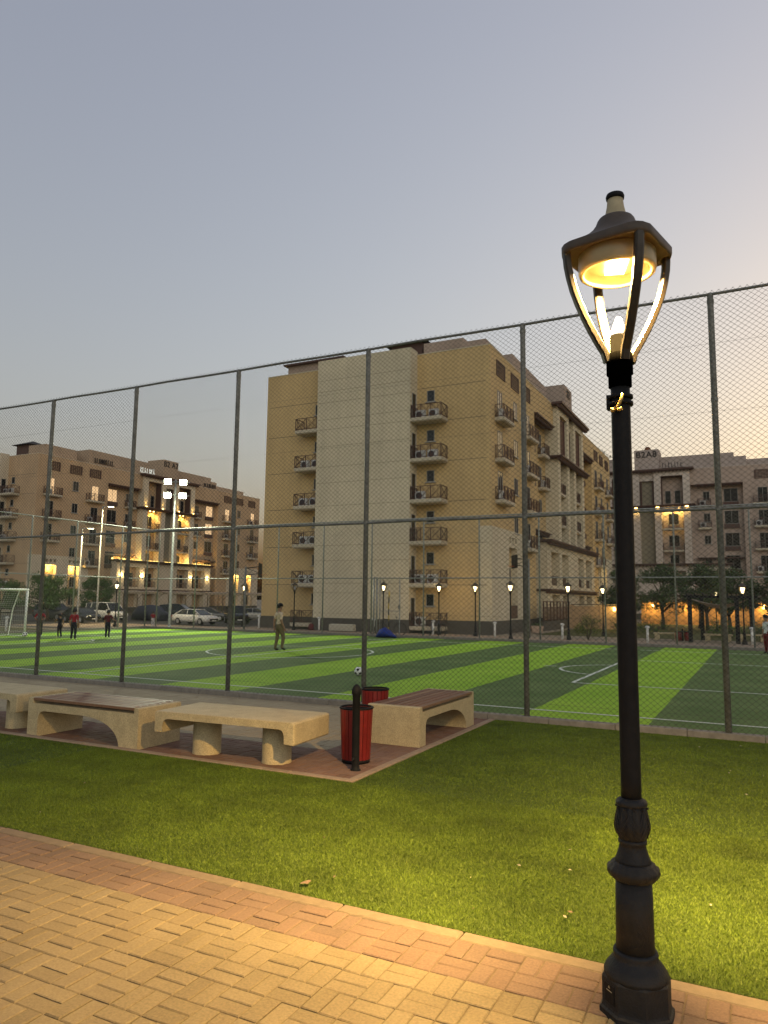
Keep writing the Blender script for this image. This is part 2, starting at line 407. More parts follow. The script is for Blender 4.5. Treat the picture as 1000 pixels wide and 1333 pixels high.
def lines():
    m = MB(); z = .005; w = .045
    def seg(x0, y0, x1, y1):
        a = Vector((x1-x0, y1-y0)).normalized()*w; b = Vector((-a.y, a.x))
        m.add([(x0-b.x,y0-b.y,z),(x1-b.x,y1-b.y,z),(x1+b.x,y1+b.y,z),(x0+b.x,y0+b.y,z)], [(0,1,2,3)])
    def arc(cx, cy, r, a0, a1, n=40):
        vs = []
        for i in range(n+1):
            a = a0+(a1-a0)*i/n
            vs += [(cx+(r-w)*math.cos(a), cy+(r-w)*math.sin(a), z), (cx+(r+w)*math.cos(a), cy+(r+w)*math.sin(a), z)]
        m.add(vs, [(2*i,2*i+1,2*i+3,2*i+2) for i in range(n)])
    X0, X1, Y0, Y1 = -30.3, .6, 13.05, 31.2
    seg(X0-w,Y0,X1+w,Y0); seg(X0-w,Y1,X1+w,Y1); seg(X0,Y0+w,X0,Y1-w); seg(X1,Y0+w,X1,Y1-w)
    z = .009; seg(-15.08,Y0+w,-15.08,Y1-w); arc(-15.08,22.4,2.95,0,2*PI,64)
    z = .007
    for gx, s in ((X1,-1),(X0,1)):
        bx = gx+s*(4.6 if s < 0 else 4.15)
        seg(bx,17.75,bx,25.6)
        seg(gx,17.75+.0,bx-s*w*0,17.75); seg(gx,25.6,bx,25.6)
        arc(bx-s*.6,21.6,1.75, (PI-1.2 if s<0 else -1.2), (PI+1.2 if s<0 else 1.2), 24)
        seg(bx+s*1.4,21.9,bx+s*1.75,21.9)
    return structure(m.build('pitch_lines', WHITE_LINE))
lines()
# strip of rough grass, path and planting ground beyond the pitch
ROUGH = turf_mat('rough_verge_grass', (.05,.06,.014), (.13,.125,.035), 14)  # yellow tint of the lamplight is put into this green
PATH = mat('pinkish_path_paving', (.31,.235,.165), .9, .15, 4, .3, 40)
structure(terrain_sheet('verge', -60, 6, 34.35, 40.5, .012, ROUGH))
structure(terrain_sheet('garden_path', -60, 14, 44.0, 53.4, .014, PATH))
structure(terrain_sheet('garden_ground', -16.0, 30, 58, 96.5, .012, ROUGH, 3.0))
structure(terrain_sheet('car_park', -91, -42, 42, 125, .010, mat('asphalt', (.055,.052,.047), .9, .2, 4, .3, 40), 3.0))
kb = []; x = -33.4
while x < 4: kb.append((x+.004, x+1.196, 33.78, 34.02, -.15, .11)); x += 1.2
y = 11.9
while y < 33.7: kb.append((-33.52, -33.32, y+.004, y+1.096, -.15, .11)); y += 1.1
kerb('pitch_kerb', kb, GREYKERB)

# ================================================================== FENCES
def wires(m, x0, x1, z0, z1, dw, dh, r, y=0.0, sl_off=.003):
    """diagonal wires both ways in the x,z plane, three-sided"""
    k = dh/dw; H = z1-z0; run = H/k
    for s, yy in ((1, y-sl_off), (-1, y+sl_off)):
        n0 = int((x0-run)/dw)-1; n1 = int((x1+run)/dw)+1
        for i in range(n0, n1+1):
            c = i*dw
            # line x = c + s*(z-z0)/k
            za, zb = z0, z1
            if s > 0: za = max(z0, z0+(x0-c)*k); zb = min(z1, z0+(x1-c)*k)
            else: za = max(z0, z0+(c-x1)*k); zb = min(z1, z0+(c-x0)*k)
            if zb-za < .02: continue
            a = (c+s*(za-z0)/k, yy, za); b = (c+s*(zb-z0)/k, yy, zb)
            px, pz = -s*k, 1.0; l = math.hypot(px, pz); px, pz = px/l*r, pz/l*r
            vs = []
            for p in (a, b):
                vs += [(p[0]+px,p[1]-r*.6,p[2]+pz),(p[0]-px,p[1]-r*.6,p[2]-pz),(p[0],p[1]+r,p[2])]
            m.add(vs, [(0,1,4,3),(1,2,5,4),(2,0,3,5)])
def fence(name, label, x0, x1, posts, H, mid, loc, rz, wr, dw, dh, mp, mw, pr=.045, rr=.024, spikes=.04, zb=.06, low=False, skip=()):
    t = thing(name, label, 'fence', loc, rz)
    for p in posts:
        m = MB(); m.lathe([(pr,-.1),(pr,H-.02),(pr*.9,H+.015),(.004,H+.03)], (p,0,0), 12)
        m.lathe([(pr*1.9,.0),(pr*1.9,.025),(pr*1.1,.05)], (p,0,0), 12)
        for z in (mid, H-.12, H*.75): m.lathe([(pr+.006,z-.03),(pr+.006,z+.03)], (p,0,0), 12, 0, False)
        m.build('post', mp, t)
    for z in [H, mid]+([.14] if low else []):
        m = MB(); pts = []
        n = max(2, int((x1-x0)/1.0)+1)
        for i in range(n+1):
            x = x0+(x1-x0)*i/n; pts.append((x, -.01, z+.006*math.sin(x*2.1)))
        m.tube(pts, rr if z != .14 else rr*.7, 8); m.build('rail', mp, t)
    m = MB(); wires(m, x0, x1, zb, H+spikes, dw, dh, wr, -.055)
    for z in (.3, H*.25, mid+H*.22, H*.88): m.tube([(x0,-.062,z+.004),(x1,-.062,z-.004)], wr*.85, 3, 0, False)
    m.build('wire_mesh', mw, t)
    return t
fence('chain_link_fence', 'tall near chain link fence on grey posts between the plaza and the pitch', -21.2, 5.6,
      [-20.8,-17.85,-14.89,-12.20,-9.36,-6.33,-3.37,-.46,2.45,5.4], 6.55, 3.28, (0,11.73,0), 0, .0022, .096, .081, GALV, WIRE)
fp = [-.22-2.95*k for k in range(12)]
fence('chain_link_fence', 'pale chain link fence along the far touchline in front of the apartment block', -33.3, 3.0,
      fp, 6.0, 2.98, (0,33.9,0), 0, .0032, .16, .14, GALVL, WIREL, .038, .03, 0)
fence('chain_link_fence', 'pale chain link fence behind the white goal beside the car park', 11.8, 33.8,
      [13.6,16.6,19.6,22.55,25.5,28.35,31.6,33.7], 6.0, 2.98, (-33.4,0,0), PI/2, .0032, .16, .14, GALVL, WIREL, .042, .03, 0)
# gate leaf in the far fence
t = thing('fence_gate', 'pale tubular mesh gate standing open in the far fence beside a lamp', 'gate', (-17.6,34.25,0), .25)
m = MB(); m.tube([(0,0,.1),(0,0,3.0),(1.05,0,3.0),(1.05,0,.1),(0,0,.1)], .028, 8); m.build('gate_frame', GALVL, t)
m = MB(); m.tube([(0,0,1.3),(1.05,0,1.3)], .02, 8); m.build('cross_rail', GALVL, t)
m = MB(); wires(m, 0, 1.05, .1, 3.0, .13, .115, .003); m.build('wire_mesh', WIREL, t)
m = MB(); m.box(.98,1.08,-.06,.06,1.42,1.6); m.build('latch', GALV, t)
for dx in (-.16,-.32):
    m = MB(); m.lathe([(.045,-.05),(.045,3.05)], (dx,.05*dx,0), 10); m.build('gate_post', GALVL, t)
# ================================================================== STREET LAMPS
def squircle(half, e, n, z, rot, chamf=None):
    """ring between a circle (e=2) and a square with cut corners (e large)"""
    out = []
    for i in range(n):
        a = 2*PI*(i+.5)/n; c, s = math.cos(a), math.sin(a)
        q = (abs(c)**e+abs(s)**e)**(-1.0/e)*half
        x, y = q*c, q*s
        if chamf is not None:
            lim = half*2-chamf; k = abs(x)+abs(y)
            if k > lim: x *= lim/k; y *= lim/k
        out.append((x*math.cos(rot)-y*math.sin(rot), x*math.sin(rot)+y*math.cos(rot), z))
    return out
def lamp(loc, rz, label, near=False, group=None):
    t = thing('street_lamp', label, 'street lamp', loc, rz, group)
    n = 40 if near else 10
    m = MB(); R8 = lambda r, z: [(r*math.cos(PI/8+k*PI/4), r*math.sin(PI/8+k*PI/4), z) for k in range(8)]
    m.loft([R8(.172,-.05),R8(.172,.022),R8(.162,.03),R8(.158,.042),R8(.158,.158),R8(.150,.166)])
    m.lathe([(.146,.160),(.146,.178),(.138,.196),(.118,.222),(.104,.238),(.100,.25),(.103,.262),(.100,.272),(.09,.276)], n=n)
    if near:
        m.box(-.1463,-.1463+.004,-.045,.045,.05,.15) if False else None
    m.build('base', BLACKROUGH, t)
    m = MB(); m.lathe([(.088,.27),(.086,.45),(.083,.592)], n=n); m.build('lower_column', BLACKROUGH, t)
    m = MB(); prof = [(.083,.588),(.094,.592),(.108,.604),(.119,.622),(.121,.634),(.116,.648),(.104,.655),(.1,.664),(.082,.672)]
    m.lathe(prof, n=64 if near else 12, flute=.02 if near else 0, nf=16); m.build('collar_ring', BLACKROUGH, t)
    m = MB(); m.lathe([(.084,.668),(.081,.682),(.070,.71),(.062,.738),(.060,.752),(.066,.756),(.066,.77),(.061,.775)], n=n)
    m.lathe([(.060,.772),(.068,.788),(.078,.81),(.082,.832),(.080,.852),(.073,.885),(.068,.912),(.066,.93)], n=96 if near else 12, flute=.028 if near else 0, nf=12)
    m.lathe([(.066,.926),(.072,.93),(.074,.942),(.069,.952),(.060,.958),(.05,.964)], n=n)
    if near:
        for k in range(10): m.sphere((.0715*math.cos(k*PI/5), .0715*math.sin(k*PI/5), .921), .008, 6)
        vp = [(.752,.060),(.772,.060),(.788,.068),(.81,.078),(.832,.082),(.852,.080),(.885,.073),(.912,.068),(.93,.066)]
        def vr(z):
            for (z0,r0),(z1,r1) in zip(vp, vp[1:]):
                if z0 <= z <= z1: return r0+(r1-r0)*(z-z0)/(z1-z0)
            return .066
        for k in range(6):                       # acanthus ribs following the vase
            for s in (-1,1):
                for q0 in (.0,.035,.07):
                    pts = []
                    for q in range(8):
                        u = q/7; a = k*PI/3+s*.50*u; z = .785+q0+.075*u**1.5
                        if z > .915: break
                        pts.append((vr(z)*math.cos(a), vr(z)*math.sin(a), z))
                    m.tube(pts, .0035, 5)
    m.build('vase', BLACKROUGH, t)
    m = MB(); m.lathe([(.0475,.955+2.045*k/24) for k in range(25)], n=n); o = m.build('shaft', BLACK, t); o.cycles.shadow_terminator_geometry_offset = 0; o.cycles.shadow_terminator_offset = 0
    m = MB(); m.lathe([(.049,2.995),(.058,3.0),(.058,3.06),(.066,3.066),(.066,3.17),(.06,3.176),(.046,3.18),(.046,3.272),(.04,3.275)], n=n); m.build('lantern_socket', SOCKET, t)
    if near:
        m = MB(); m.lathe([(.0475,2.90),(.062,2.902),(.062,2.918),(.0475,2.92)], n=n); m.lathe([(.0475,2.935),(.062,2.937),(.062,2.953),(.0475,2.955)], n=n)
        m.box(-.068,-.050,-.02,.02,2.885,2.96); m.build('clamp_band', BLACK, t)
        m = MB(); m.tube([(-.02,-.066,2.868),(.0,-.074,2.885),(.012,-.075,2.91),(.022,-.072,2.945)], .008, 8)
        m.sphere((-.03,-.066,2.866), .013, 8); m.tube([(-.005,-.078,2.862),(.02,-.08,2.868)], .009, 8)
        m.build('clamp_bolt', mat('brassy_bolt', (.45,.30,.09), .35, .2, 30, metal=.4), t)
    NR = 48 if near else 16; hr = -.225
    m = MB()
    rings = [squircle(.232,9,NR,3.70,hr,.06), squircle(.236,9,NR,3.715,hr,.06), squircle(.236,9,NR,3.748,hr,.06), squircle(.222,7,NR,3.758,hr,.05)]
    for hf, e, z in ((.205,5,3.768),(.178,3.6,3.785),(.148,2.8,3.81),(.122,2.3,3.842),(.104,2.05,3.876),(.096,2,3.90),(.088,2,3.912),(.07,2,3.917),(.062,2,3.919)):
        rings.append(squircle(hf, e, NR, z, hr))
    inner = [squircle(.224,9,NR,3.712,hr,.06)]
    m.loft([squircle(.196,2,NR,3.708,hr)]+inner+[squircle(.226,9,NR,3.70,hr,.06)]+rings, 0, False, True)
    m.build('hood', HOODM, t)
    m = MB(); m.lathe([(.060,3.916),(.055,3.93),(.044,3.985),(.040,4.025)], n=max(n,16)); m.build('cap', CAPTAN, t)
    m = MB(); m.lathe([(.040,4.022),(.046,4.026),(.048,4.04),(.044,4.052),(.02,4.058),(.001,4.06)], n=max(n,16)); m.build('finial', BLACK, t)
    m = MB(); NC = max(n,20)
    m.lathe([(.196,3.708),(.196,3.625),(.192,3.614),(.182,3.610),(.172,3.612),(.167,3.62),(.160,3.66),(.15,3.668),(.001,3.669)], n=NC, cap=False)
    m.build('reflector', REFLECT, t)
    for k in range(4):
        a = hr+PI/4+k*PI/2
        pts = [(.270,3.735),(.270,3.69),(.266,3.64),(.255,3.58),(.237,3.51),(.212,3.44),(.182,3.37),(.148,3.30),(.112,3.235),(.078,3.18),(.064,3.13)]
        m = MB(); rings = []; ta = Vector((-math.sin(a), math.cos(a), 0)); ra = Vector((math.cos(a), math.sin(a), 0))
        for i, (r, z) in enumerate(pts):
            p = ra*r+Vector((0,0,z)); q0 = pts[max(i-1,0)]; q1 = pts[min(i+1,len(pts)-1)]
            tt = (ra*(q1[0]-q0[0])+Vector((0,0,q1[1]-q0[1]))).normalized(); nn = ta.cross(tt)
            hw = .023; ht = .018
            rings.append([tuple(p+ta*x*hw+nn*y*ht) for x, y in ((-1,-.6),(-.6,-1),(.6,-1),(1,-.6),(1,.6),(.6,1),(-.6,1),(-1,.6))])
        m.loft(rings, 0, True, False); m.build('arm', ARMTAN, t)
    return t
LIGHT_GAIN = .17 * 1.6
near = lamp((-.59,3.83,0), 0, 'tall black street lamp close to the viewer at the walkway edge, lit', True)
m = MB(); m.box(-.05,.05,-.105,.105,3.655,3.662); m.build('led_panel', LED, near, rz=.3)
m = MB(); m.lathe([(.043,3.273),(.043,3.285),(.036,3.305),(.012,3.372),(.001,3.377)], n=24); m.build('lens_cone', CONE, near)
m = MB(); c8 = .158*math.cos(PI/8)
m.box(-.035,.035,-c8-.004,-c8-.0005,.06,.14); o = m.build('access_door', BLACK, near); o.rotation_euler = (0,0,-PI/4*.0-.78)
m = MB(); m.add([(-.008,-c8-.0055,.125),(.008,-c8-.0055,.125),(0,-c8-.0055,.138)], [(0,1,2)]); m.box(-.02,.02,-c8-.006,-c8-.0045,.112,.115)
o2 = m.build('door_mark', CAPTAN, near); o2.rotation_euler = (0,0,-.78)
def light(name, kind, loc, energy, col, parent=None, size=.1, rot=None, spot=None, blend=.5):
    l = bpy.data.lights.new(name, kind); l.energy = energy*LIGHT_GAIN; l.color = col
    if kind == 'AREA': l.size = size
    elif kind in ('POINT','SPOT'): l.shadow_soft_size = size
    if kind == 'SPOT': l.spot_size = spot; l.spot_blend = blend
    o = bpy.data.objects.new(name, l); COL.objects.link(o); o.location = loc
    if rot: o.rotation_euler = rot
    if parent: o.parent = parent
    return o
for o in kids(near): o.cycles.shadow_terminator_geometry_offset = 0; o.cycles.shadow_terminator_offset = 0
lo = light('lamp_light', 'AREA', (0,0,3.652), 620, (1.0,.63,.21), near, .13); lo.data.spread = math.radians(152)

def far_lamp(loc, label, lit=True):
    t = lamp(loc, random.uniform(0,1.5), label, False, 'garden lamps beyond the pitch')
    m = MB(); m.lathe([(.043,3.27),(.05,3.30),(.125,3.55),(.13,3.60),(.11,3.615)], n=12); m.build('globe', BULB if lit else BULB_OFF, t)
    if lit: light('lamp_light', 'POINT', (0,0,3.42), 95, (1.0,.70,.30), t, .12)
    return t
fl = far_lamp((-14.93,48.29,-.7), 'lit garden lamp tallest in front of the pale ground floor corner of the middle block')
for x, y, lab in ((-25.6,50.4,'lit garden lamp in front of the pale windowless slab of the middle block'),
                  (-21.93,52.6,'lit garden lamp against the ochre end wall, nearest the ground floor balcony'),
                  (-18.9,52.4,'lit garden lamp by the right corner of the ochre end wall'),
                  (-11.84,51.7,'lit garden lamp beside the green bush and a white bollard'),
                  (-10.96,59.75,'lit garden lamp before the brick garden wall, partly behind the big black lamp post'),
                  (-.93,53.8,'lit garden lamp beside the right side of the black pergola'),
                  (-50.45,47.4,'lit garden lamp at the edge of the car park beside the white van'),
                  (-42.3,54.9,'lit garden lamp between the parked cars and the middle block'),
                  (-5.6,84.0,'small lit garden lamp deep among the garden trees left of the pergola'),
                  (-3.6,76.0,'small lit garden lamp seen through the middle of the pergola')):
    dup(fl, lab, (x, y, gz(x,y)), random.uniform(0,1.5))
far_lamp((-35.0,52.3,-.7), 'unlit garden lamp by the left end of the middle block', False)

# ================================================================== BENCHES
def slat_bench(loc, rz, label):
    """stone body with one upright end and one arched end; wooden slats let into the top"""
    t = thing('slatted_bench', label, 'bench', loc, rz, 'stone benches with wooden slats')
    L = 2.04; D = .76; H = .505
    poly = [(0,0),(.20,0),(.20,.23),(.215,.29),(.25,.325),(.31,.342)]
    for k in range(0, 13):          # the arch sweeping down to the far leg
        a = PI/2*k/12; poly.append((1.02+.70*math.sin(a)**1.0, .342-.342*(1-math.cos(a))**1.1))
    poly += [(L,0)]
    x0 = poly[-2][0]
    outer = [(0,0)]+poly[1:]+[(L,H-.012),(L-.012,H),(L-.075,H),(L-.08,H-.07),(.095,H-.07),(.09,H),(.012,H),(0,H-.012)]
    m = MB(); m.prism(outer, 0, D)
    m.build('stone_body', STONE, t)
    m = MB(); n = 7; w = D/n
    for k in range(n): m.box(.098, L-.083, k*w+.013-(.015 if k == 0 else 0), (k+1)*w-.013, H-.034, H+.004, bev=.004)
    m.build('wood_slats', WOOD, t)
    return t
slat_bench((-9.02,7.02,0), 0, 'slatted stone bench between the two plain stone slab benches')
# the same bench turned along the plaza edge
slat_bench((-3.99,8.93,0), PI/2, 'slatted stone bench standing alone by the plaza kerb, beside the red bins')
def slab_bench(loc, label, rz=0):
    t = thing('slab_bench', label, 'bench', loc, rz, 'plain stone slab benches')
    W = .97
    half = [(W-.115,.285),(W-.118,.37),(W-.128,.412),(W-.15,.438),(W-.19,.450)]
    poly = [(-x,z) for x, z in half]+half[::-1]+[(W-.01,.278),(W,.293),(W,.508),(W-.012,.526),(W-.04,.534),(-W+.04,.534),(-W+.012,.526),(-W,.508),(-W,.293),(-W+.01,.278)]
    m = MB()
    def ring(y, k): return [(x*(1-k*.012),y,.41+(z-.41)*(1-k*.06)) for x, z in poly]
    m.loft([ring(-.425,1),ring(-.412,.25),ring(-.395,0),ring(.395,0),ring(.412,.25),ring(.425,1)])
    m.build('slab_seat', STONE, t)
    for s in (-.52,.52):
        m = MB(); m.lathe([(.176,-.02),(.176,.01),(.172,.02),(.172,.451)], (s,0.0-s*.06,0), 40); m.build('leg', STONE, t)
    return t
slab_bench((-5.63,7.35,0), 'plain stone slab bench on two round legs, beside the red bins', math.radians(3.5))
slab_bench((-10.2,7.42,0), 'plain stone slab bench cut off by the left edge of the photo')

# ================================================================== BINS, BOLLARD, BALLS
def bin_(loc, label, rz=0):
    t = thing('litter_bin', label, 'bin', loc, rz, 'red slatted litter bins')
    m = MB(); N = 20
    for k in range(N):
        a0 = 2*PI*(k+.06)/N; a1 = 2*PI*(k+.94)/N
        rings = []
        for z, r in ((.045,.168),(.2,.176),(.4,.185),(.615,.195)):
            rings.append([(r*math.cos(a0),r*math.sin(a0),z),(r*math.cos(a1),r*math.sin(a1),z),((r-.014)*math.cos(a1),(r-.014)*math.sin(a1),z),((r-.014)*math.cos(a0),(r-.014)*math.sin(a0),z)])
        m.loft(rings)
    m.build('slats', REDSLAT, t)
    m = MB(); m.lathe([(.150,.03),(.15,.6),(.172,.6),(.172,.615),(.14,.615),(.14,.05),(.001,.05)], n=32, cap=False); m.build('liner', BLACK, t)
    m = MB(); m.tube([(.193*math.cos(2*PI*i/32),.193*math.sin(2*PI*i/32),.628) for i in range(33)], .012, 8, cap=False); m.build('rim', BLACK, t)
    m = MB(); m.lathe([(.12,0),(.165,.01),(.165,.045),(.10,.046)], n=24); m.build('base_ring', BLACK, t)
    return t
bin_((-4.30,7.80,0), 'red slatted litter bin right behind the black bollard')
bin_((-4.95,9.52,0), 'red slatted litter bin half hidden behind the lone slatted bench')
m = MB(); m.lathe([(.06,-.05),(.06,.012),(.047,.02),(.043,.06),(.043,.80),(.047,.805),(.047,.825),(.052,.83),(.055,.85),(.055,.875),(.047,.90),(.034,.925),(.012,.942),(.001,.944)], n=28)
t = thing('bollard', 'black iron bollard with a domed head in front of the nearest red bin', 'bollard', (-4.1,7.43,0)); m.build('post', BLACK, t)
m = MB(); m.tube([(0,-.043,.13),(0,-.07,.13),(0,-.075,.105)], .009, 8); m.sphere((0,-.05,.13), .022, 10); m.build('locking_ring', BLACK, t)

def ball(name, label, loc, r=.11):
    import bmesh
    bm = bmesh.new(); bmesh.ops.create_icosphere(bm, subdivisions=4, radius=r)
    dirs = []
    ico = bmesh.new(); bmesh.ops.create_icosphere(ico, subdivisions=1, radius=1); dirs = [v.co.normalized() for v in ico.verts]; ico.free()
    for f in bm.faces:
        c = f.calc_center_median().normalized(); f.material_index = 1 if max(c.dot(d) for d in dirs) > .948 else 0; f.smooth = True
    me = bpy.data.meshes.new(name); bm.to_mesh(me); bm.free()
    me.materials.append(WHITEP); me.materials.append(BLACK)
    return tag(place(name, me, None, loc), label, 'ball')
ball('football', 'black and white football lying on the pitch near a fence post', (-8.98,16.36,.112))
ball('football', 'pale football at the feet of the goalkeeper by the white goal', (-30.05,22.95,.112))

# ================================================================== GOAL
t = thing('football_goal', 'white football goal with a net at the left end of the pitch', 'goal', (-30.3,21.62,0))
a = 1.5; hh = 2.15
for s in (-1,1):
    m = MB(); m.lathe([(.05,0),(.05,hh)], (0,s*a,0), 12); m.build('goal_post', WHITEP, t)
    m = MB(); m.tube([(0,s*a,hh),(-.55,s*a,hh-.02),(-.95,s*a,1.2),(-1.15,s*a,.03),(0,s*a,.03)], .026, 8); m.build('side_frame', WHITEP, t)
m = MB(); m.tube([(0,-a-.05,hh),(0,a+.05,hh)], .05, 12); m.build('crossbar', WHITEP, t)
m = MB(); m.tube([(-1.15,-a,.03),(-1.15,a,.03)], .026, 8); m.tube([(-.55,-a,hh-.02),(-.55,a,hh-.02)], .02, 8); m.build('back_frame', WHITEP, t)
m = MB()
prof = [(0,hh),(-.55,hh-.03),(-.95,1.2),(-1.15,.03)]
def on_prof(q):
    d = [0]
    for i in range(1,4): d.append(d[-1]+math.hypot(prof[i][0]-prof[i-1][0],prof[i][1]-prof[i-1][1]))
    s = q*d[-1]
    for i in range(1,4):
        if s <= d[i]+1e-6:
            f = (s-d[i-1])/(d[i]-d[i-1]); return (prof[i-1][0]*(1-f)+prof[i][0]*f-.05*math.sin(q*PI)*1.0, prof[i-1][1]*(1-f)+prof[i][1]*f)
NN = 25
for i in range(NN+1):
    y = -a+2*a*i/NN; m.tube([(on_prof(q/14)[0],y+.02*math.sin(q*1.3+i),on_prof(q/14)[1]) for q in range(15)], .0045, 3, 0, False)
for q in range(0, 28):
    p = on_prof(q/27); m.tube([(p[0]-.03*math.sin(PI*k/8),-a+2*a*k/8,p[1]-.03*math.sin(PI*k/8)*(1 if q < 6 else 0)) for k in range(9)], .0045, 3, 0, False)
for s in (-1,1):
    for k in range(1,9):
        z = hh*k/9; xb = -1.15+(.2*z/1.2 if z < 1.2 else .2+.4*(z-1.2)/.93)
        m.tube([(0,s*a,z),(xb,s*a,z-.01)], .0045, 3, 0, False)
    for k in range(1,9):
        x = -1.15*k/9; zt = hh if x > -.55 else (hh-.03-(-.55-x)/.4*.93 if x > -.95 else 1.2-(-.95-x)/.2*1.17)
        m.tube([(x,s*a,.03),(x,s*a,zt)], .0045, 3, 0, False)
m.build('net', mat('goal_net_cord', (.55,.55,.48), .8, .1, 20), t)

# ================================================================== MASTS
t = thing('floodlight_mast', 'tall pale floodlight mast with four blazing lamps beside the pitch corner', 'floodlight', (-32.25,34.6,0))
m = MB(); m.lathe([(.17,-.1),(.17,.02),(.11,.03),(.088,.2),(.06,9.2)], n=14); m.build('mast', GALVL, t)
yaw = math.radians(40)   # facing the pitch
cd = Vector((math.sin(yaw), -math.cos(yaw), 0)); sd = Vector((math.cos(yaw), math.sin(yaw), 0))
for z in (9.05, 8.2):
    m = MB(); m.bar(-sd*.85+Vector((0,0,z)), sd*.85+Vector((0,0,z)), .07, .07); m.build('crossarm', GALVL, t)
    for s in (-1,1):
        c = sd*s*.46+cd*.16+Vector((0,0,z)); tilt = Vector((0,0,-.5)); nd = (cd+tilt).normalized(); up = sd.cross(nd)
        def rect(d, w, h): return [tuple(c+nd*d+sd*i*w+up*j*h) for i, j in ((-1,-1),(1,-1),(1,1),(-1,1))]
        m = MB(); m.loft([rect(-.12,.10,.08),rect(.0,.22,.18),rect(.1,.23,.19)]); h = m.build('floodlight_head', GALV, t)
        m = MB(); m.loft([rect(.102,.205,.165),rect(.112,.205,.165)]); m.build('lens', FLOODE, h)
q = (cd+Vector((0,0,-.62))).normalized()
lo = light('flood_light', 'SPOT', tuple(cd*.45+Vector((0,0,8.6))), 3600, (.93,1.0,.72), t, .3, None, math.radians(150), .6)
lo.rotation_euler = q.to_track_quat('-Z','Y').to_euler()
def road_light(loc, H, label, az):
    t = thing('road_light', label, 'road light', loc, az, 'tall road lights in the car park')
    m = MB(); m.lathe([(.10,0),(.09,.3),(.055,H)], n=10); m.build('pole', GALVL, t)
    m = MB(); m.tube([(0,0,H-.1),(.25,0,H+.02),(.6,0,H+.05)], .035, 8); m.build('bracket', GALVL, t)
    m = MB(); m.box(.45,1.05,-.14,.14,H+.0,H+.1,bev=.02); h = m.build('lamp_head', GALV, t)
    m = MB(); m.box(.5,1.0,-.11,.11,H-.02,H-.002); m.build('lens', mat('lit_road_lens', (.9,.9,.8), .4, 0, emit=(1,.9,.5), estr=20), h)
    light('road_lamp_light', 'SPOT', (.75,0,H-.05), 1600, (1,.82,.42), t, .15, (0,0,0), math.radians(150), .5)
road_light((-56.2,50.5,-.7), 11.2, 'taller pale road light rising over the car park in front of the left block', .7)
road_light((-57.3,49.2,-.7), 9.0, 'shorter pale road light over the car park, left of the taller one', .7)

# ================================================================== BASKETBALL HOOPS
def hoop(base, zc, sgn, label):
    t = thing('basketball_hoop', label, 'basketball hoop', base, math.radians(30), 'basketball hoops beyond the pitch')
    m = MB(); m.lathe([(.075,0),(.07,zc+.25)], n=10); m.build('pole', GALV, t)
    m = MB(); m.bar((0,0,zc+.15),(sgn*1.0,0,zc+.28), .06,.06); m.bar((0,0,zc-.35),(sgn*1.0,0,zc-.2), .05,.05); m.bar((sgn*.1,0,zc+.15),(sgn*1.0,0,zc-.2), .035,.035); m.build('truss_arm', BLACK, t)
    m = MB(); m.box(sgn*1.02-.025, sgn*1.02+.025, -.85,.85, zc-.45,zc+.5); m.build('backboard', BLACK, t)
    m = MB(); m.tube([(sgn*(1.05+.23)+.23*math.cos(2*PI*k/20), .23*math.sin(2*PI*k/20), zc-.3) for k in range(21)], .012, 6); m.build('ring', mat('orange_hoop_ring', (.45,.09,.02), .5, .1, 10), t)
hoop((-32.2,41.9,gz(-32.2,41.9)), 4.45, 1, 'black basketball hoop at the left, facing the other hoop beyond the pitch')
hoop((-14.55,51.5,-.7), 5.35, -1, 'black basketball hoop at the right, in front of the pale corner of the middle block')

# ================================================================== GARDEN BITS
def garden_bollard(loc, label):
    t = thing('garden_bollard', label, 'bollard', loc, 0, 'white garden bollards beyond the pitch')
    m = MB(); m.lathe([(.085,0),(.08,.9),(.07,.93)], n=12); m.build('post', WHITEP, t)
    m = MB(); m.lathe([(.07,.93),(.15,.95),(.16,1.0),(.13,1.06),(.05,1.1),(.001,1.105)], n=12); m.build('cap', mat('bollard_cap', (.6,.6,.57), .5, .1, 9), t)
    return t
gb = garden_bollard((-32.5,52.3,-.7), 'white garden bollard right of the dark red backpack, before the pale slab')
for x, y, lab in ((-12.2,51.4,'white garden bollard between the green bush and the brown entrance screen'),(-27.4,52.3,'white garden bollard beside the lamp before the pale slab'),
                  (-21.9,51.4,'white garden bollard just right of the bicycle'),(-17.0,51.2,'white garden bollard under the right corner of the ochre end wall'),
                  (-6.5,50.5,'white garden bollard on the grass under the garden trees'),(-.48,53.2,'white garden bollard at the right edge beside the pergola'),
                  (-38.6,52.3,'white garden bollard at the left corner of the middle block'),(-48.2,46.5,'white garden bollard before the white sedan'),
                  (-47.3,34.6,'white garden bollard seen through the goal net'),(-52.2,49.4,'white garden bollard before the blue-sheeted car')):
    dup(gb, lab, (x, y, gz(x,y)))
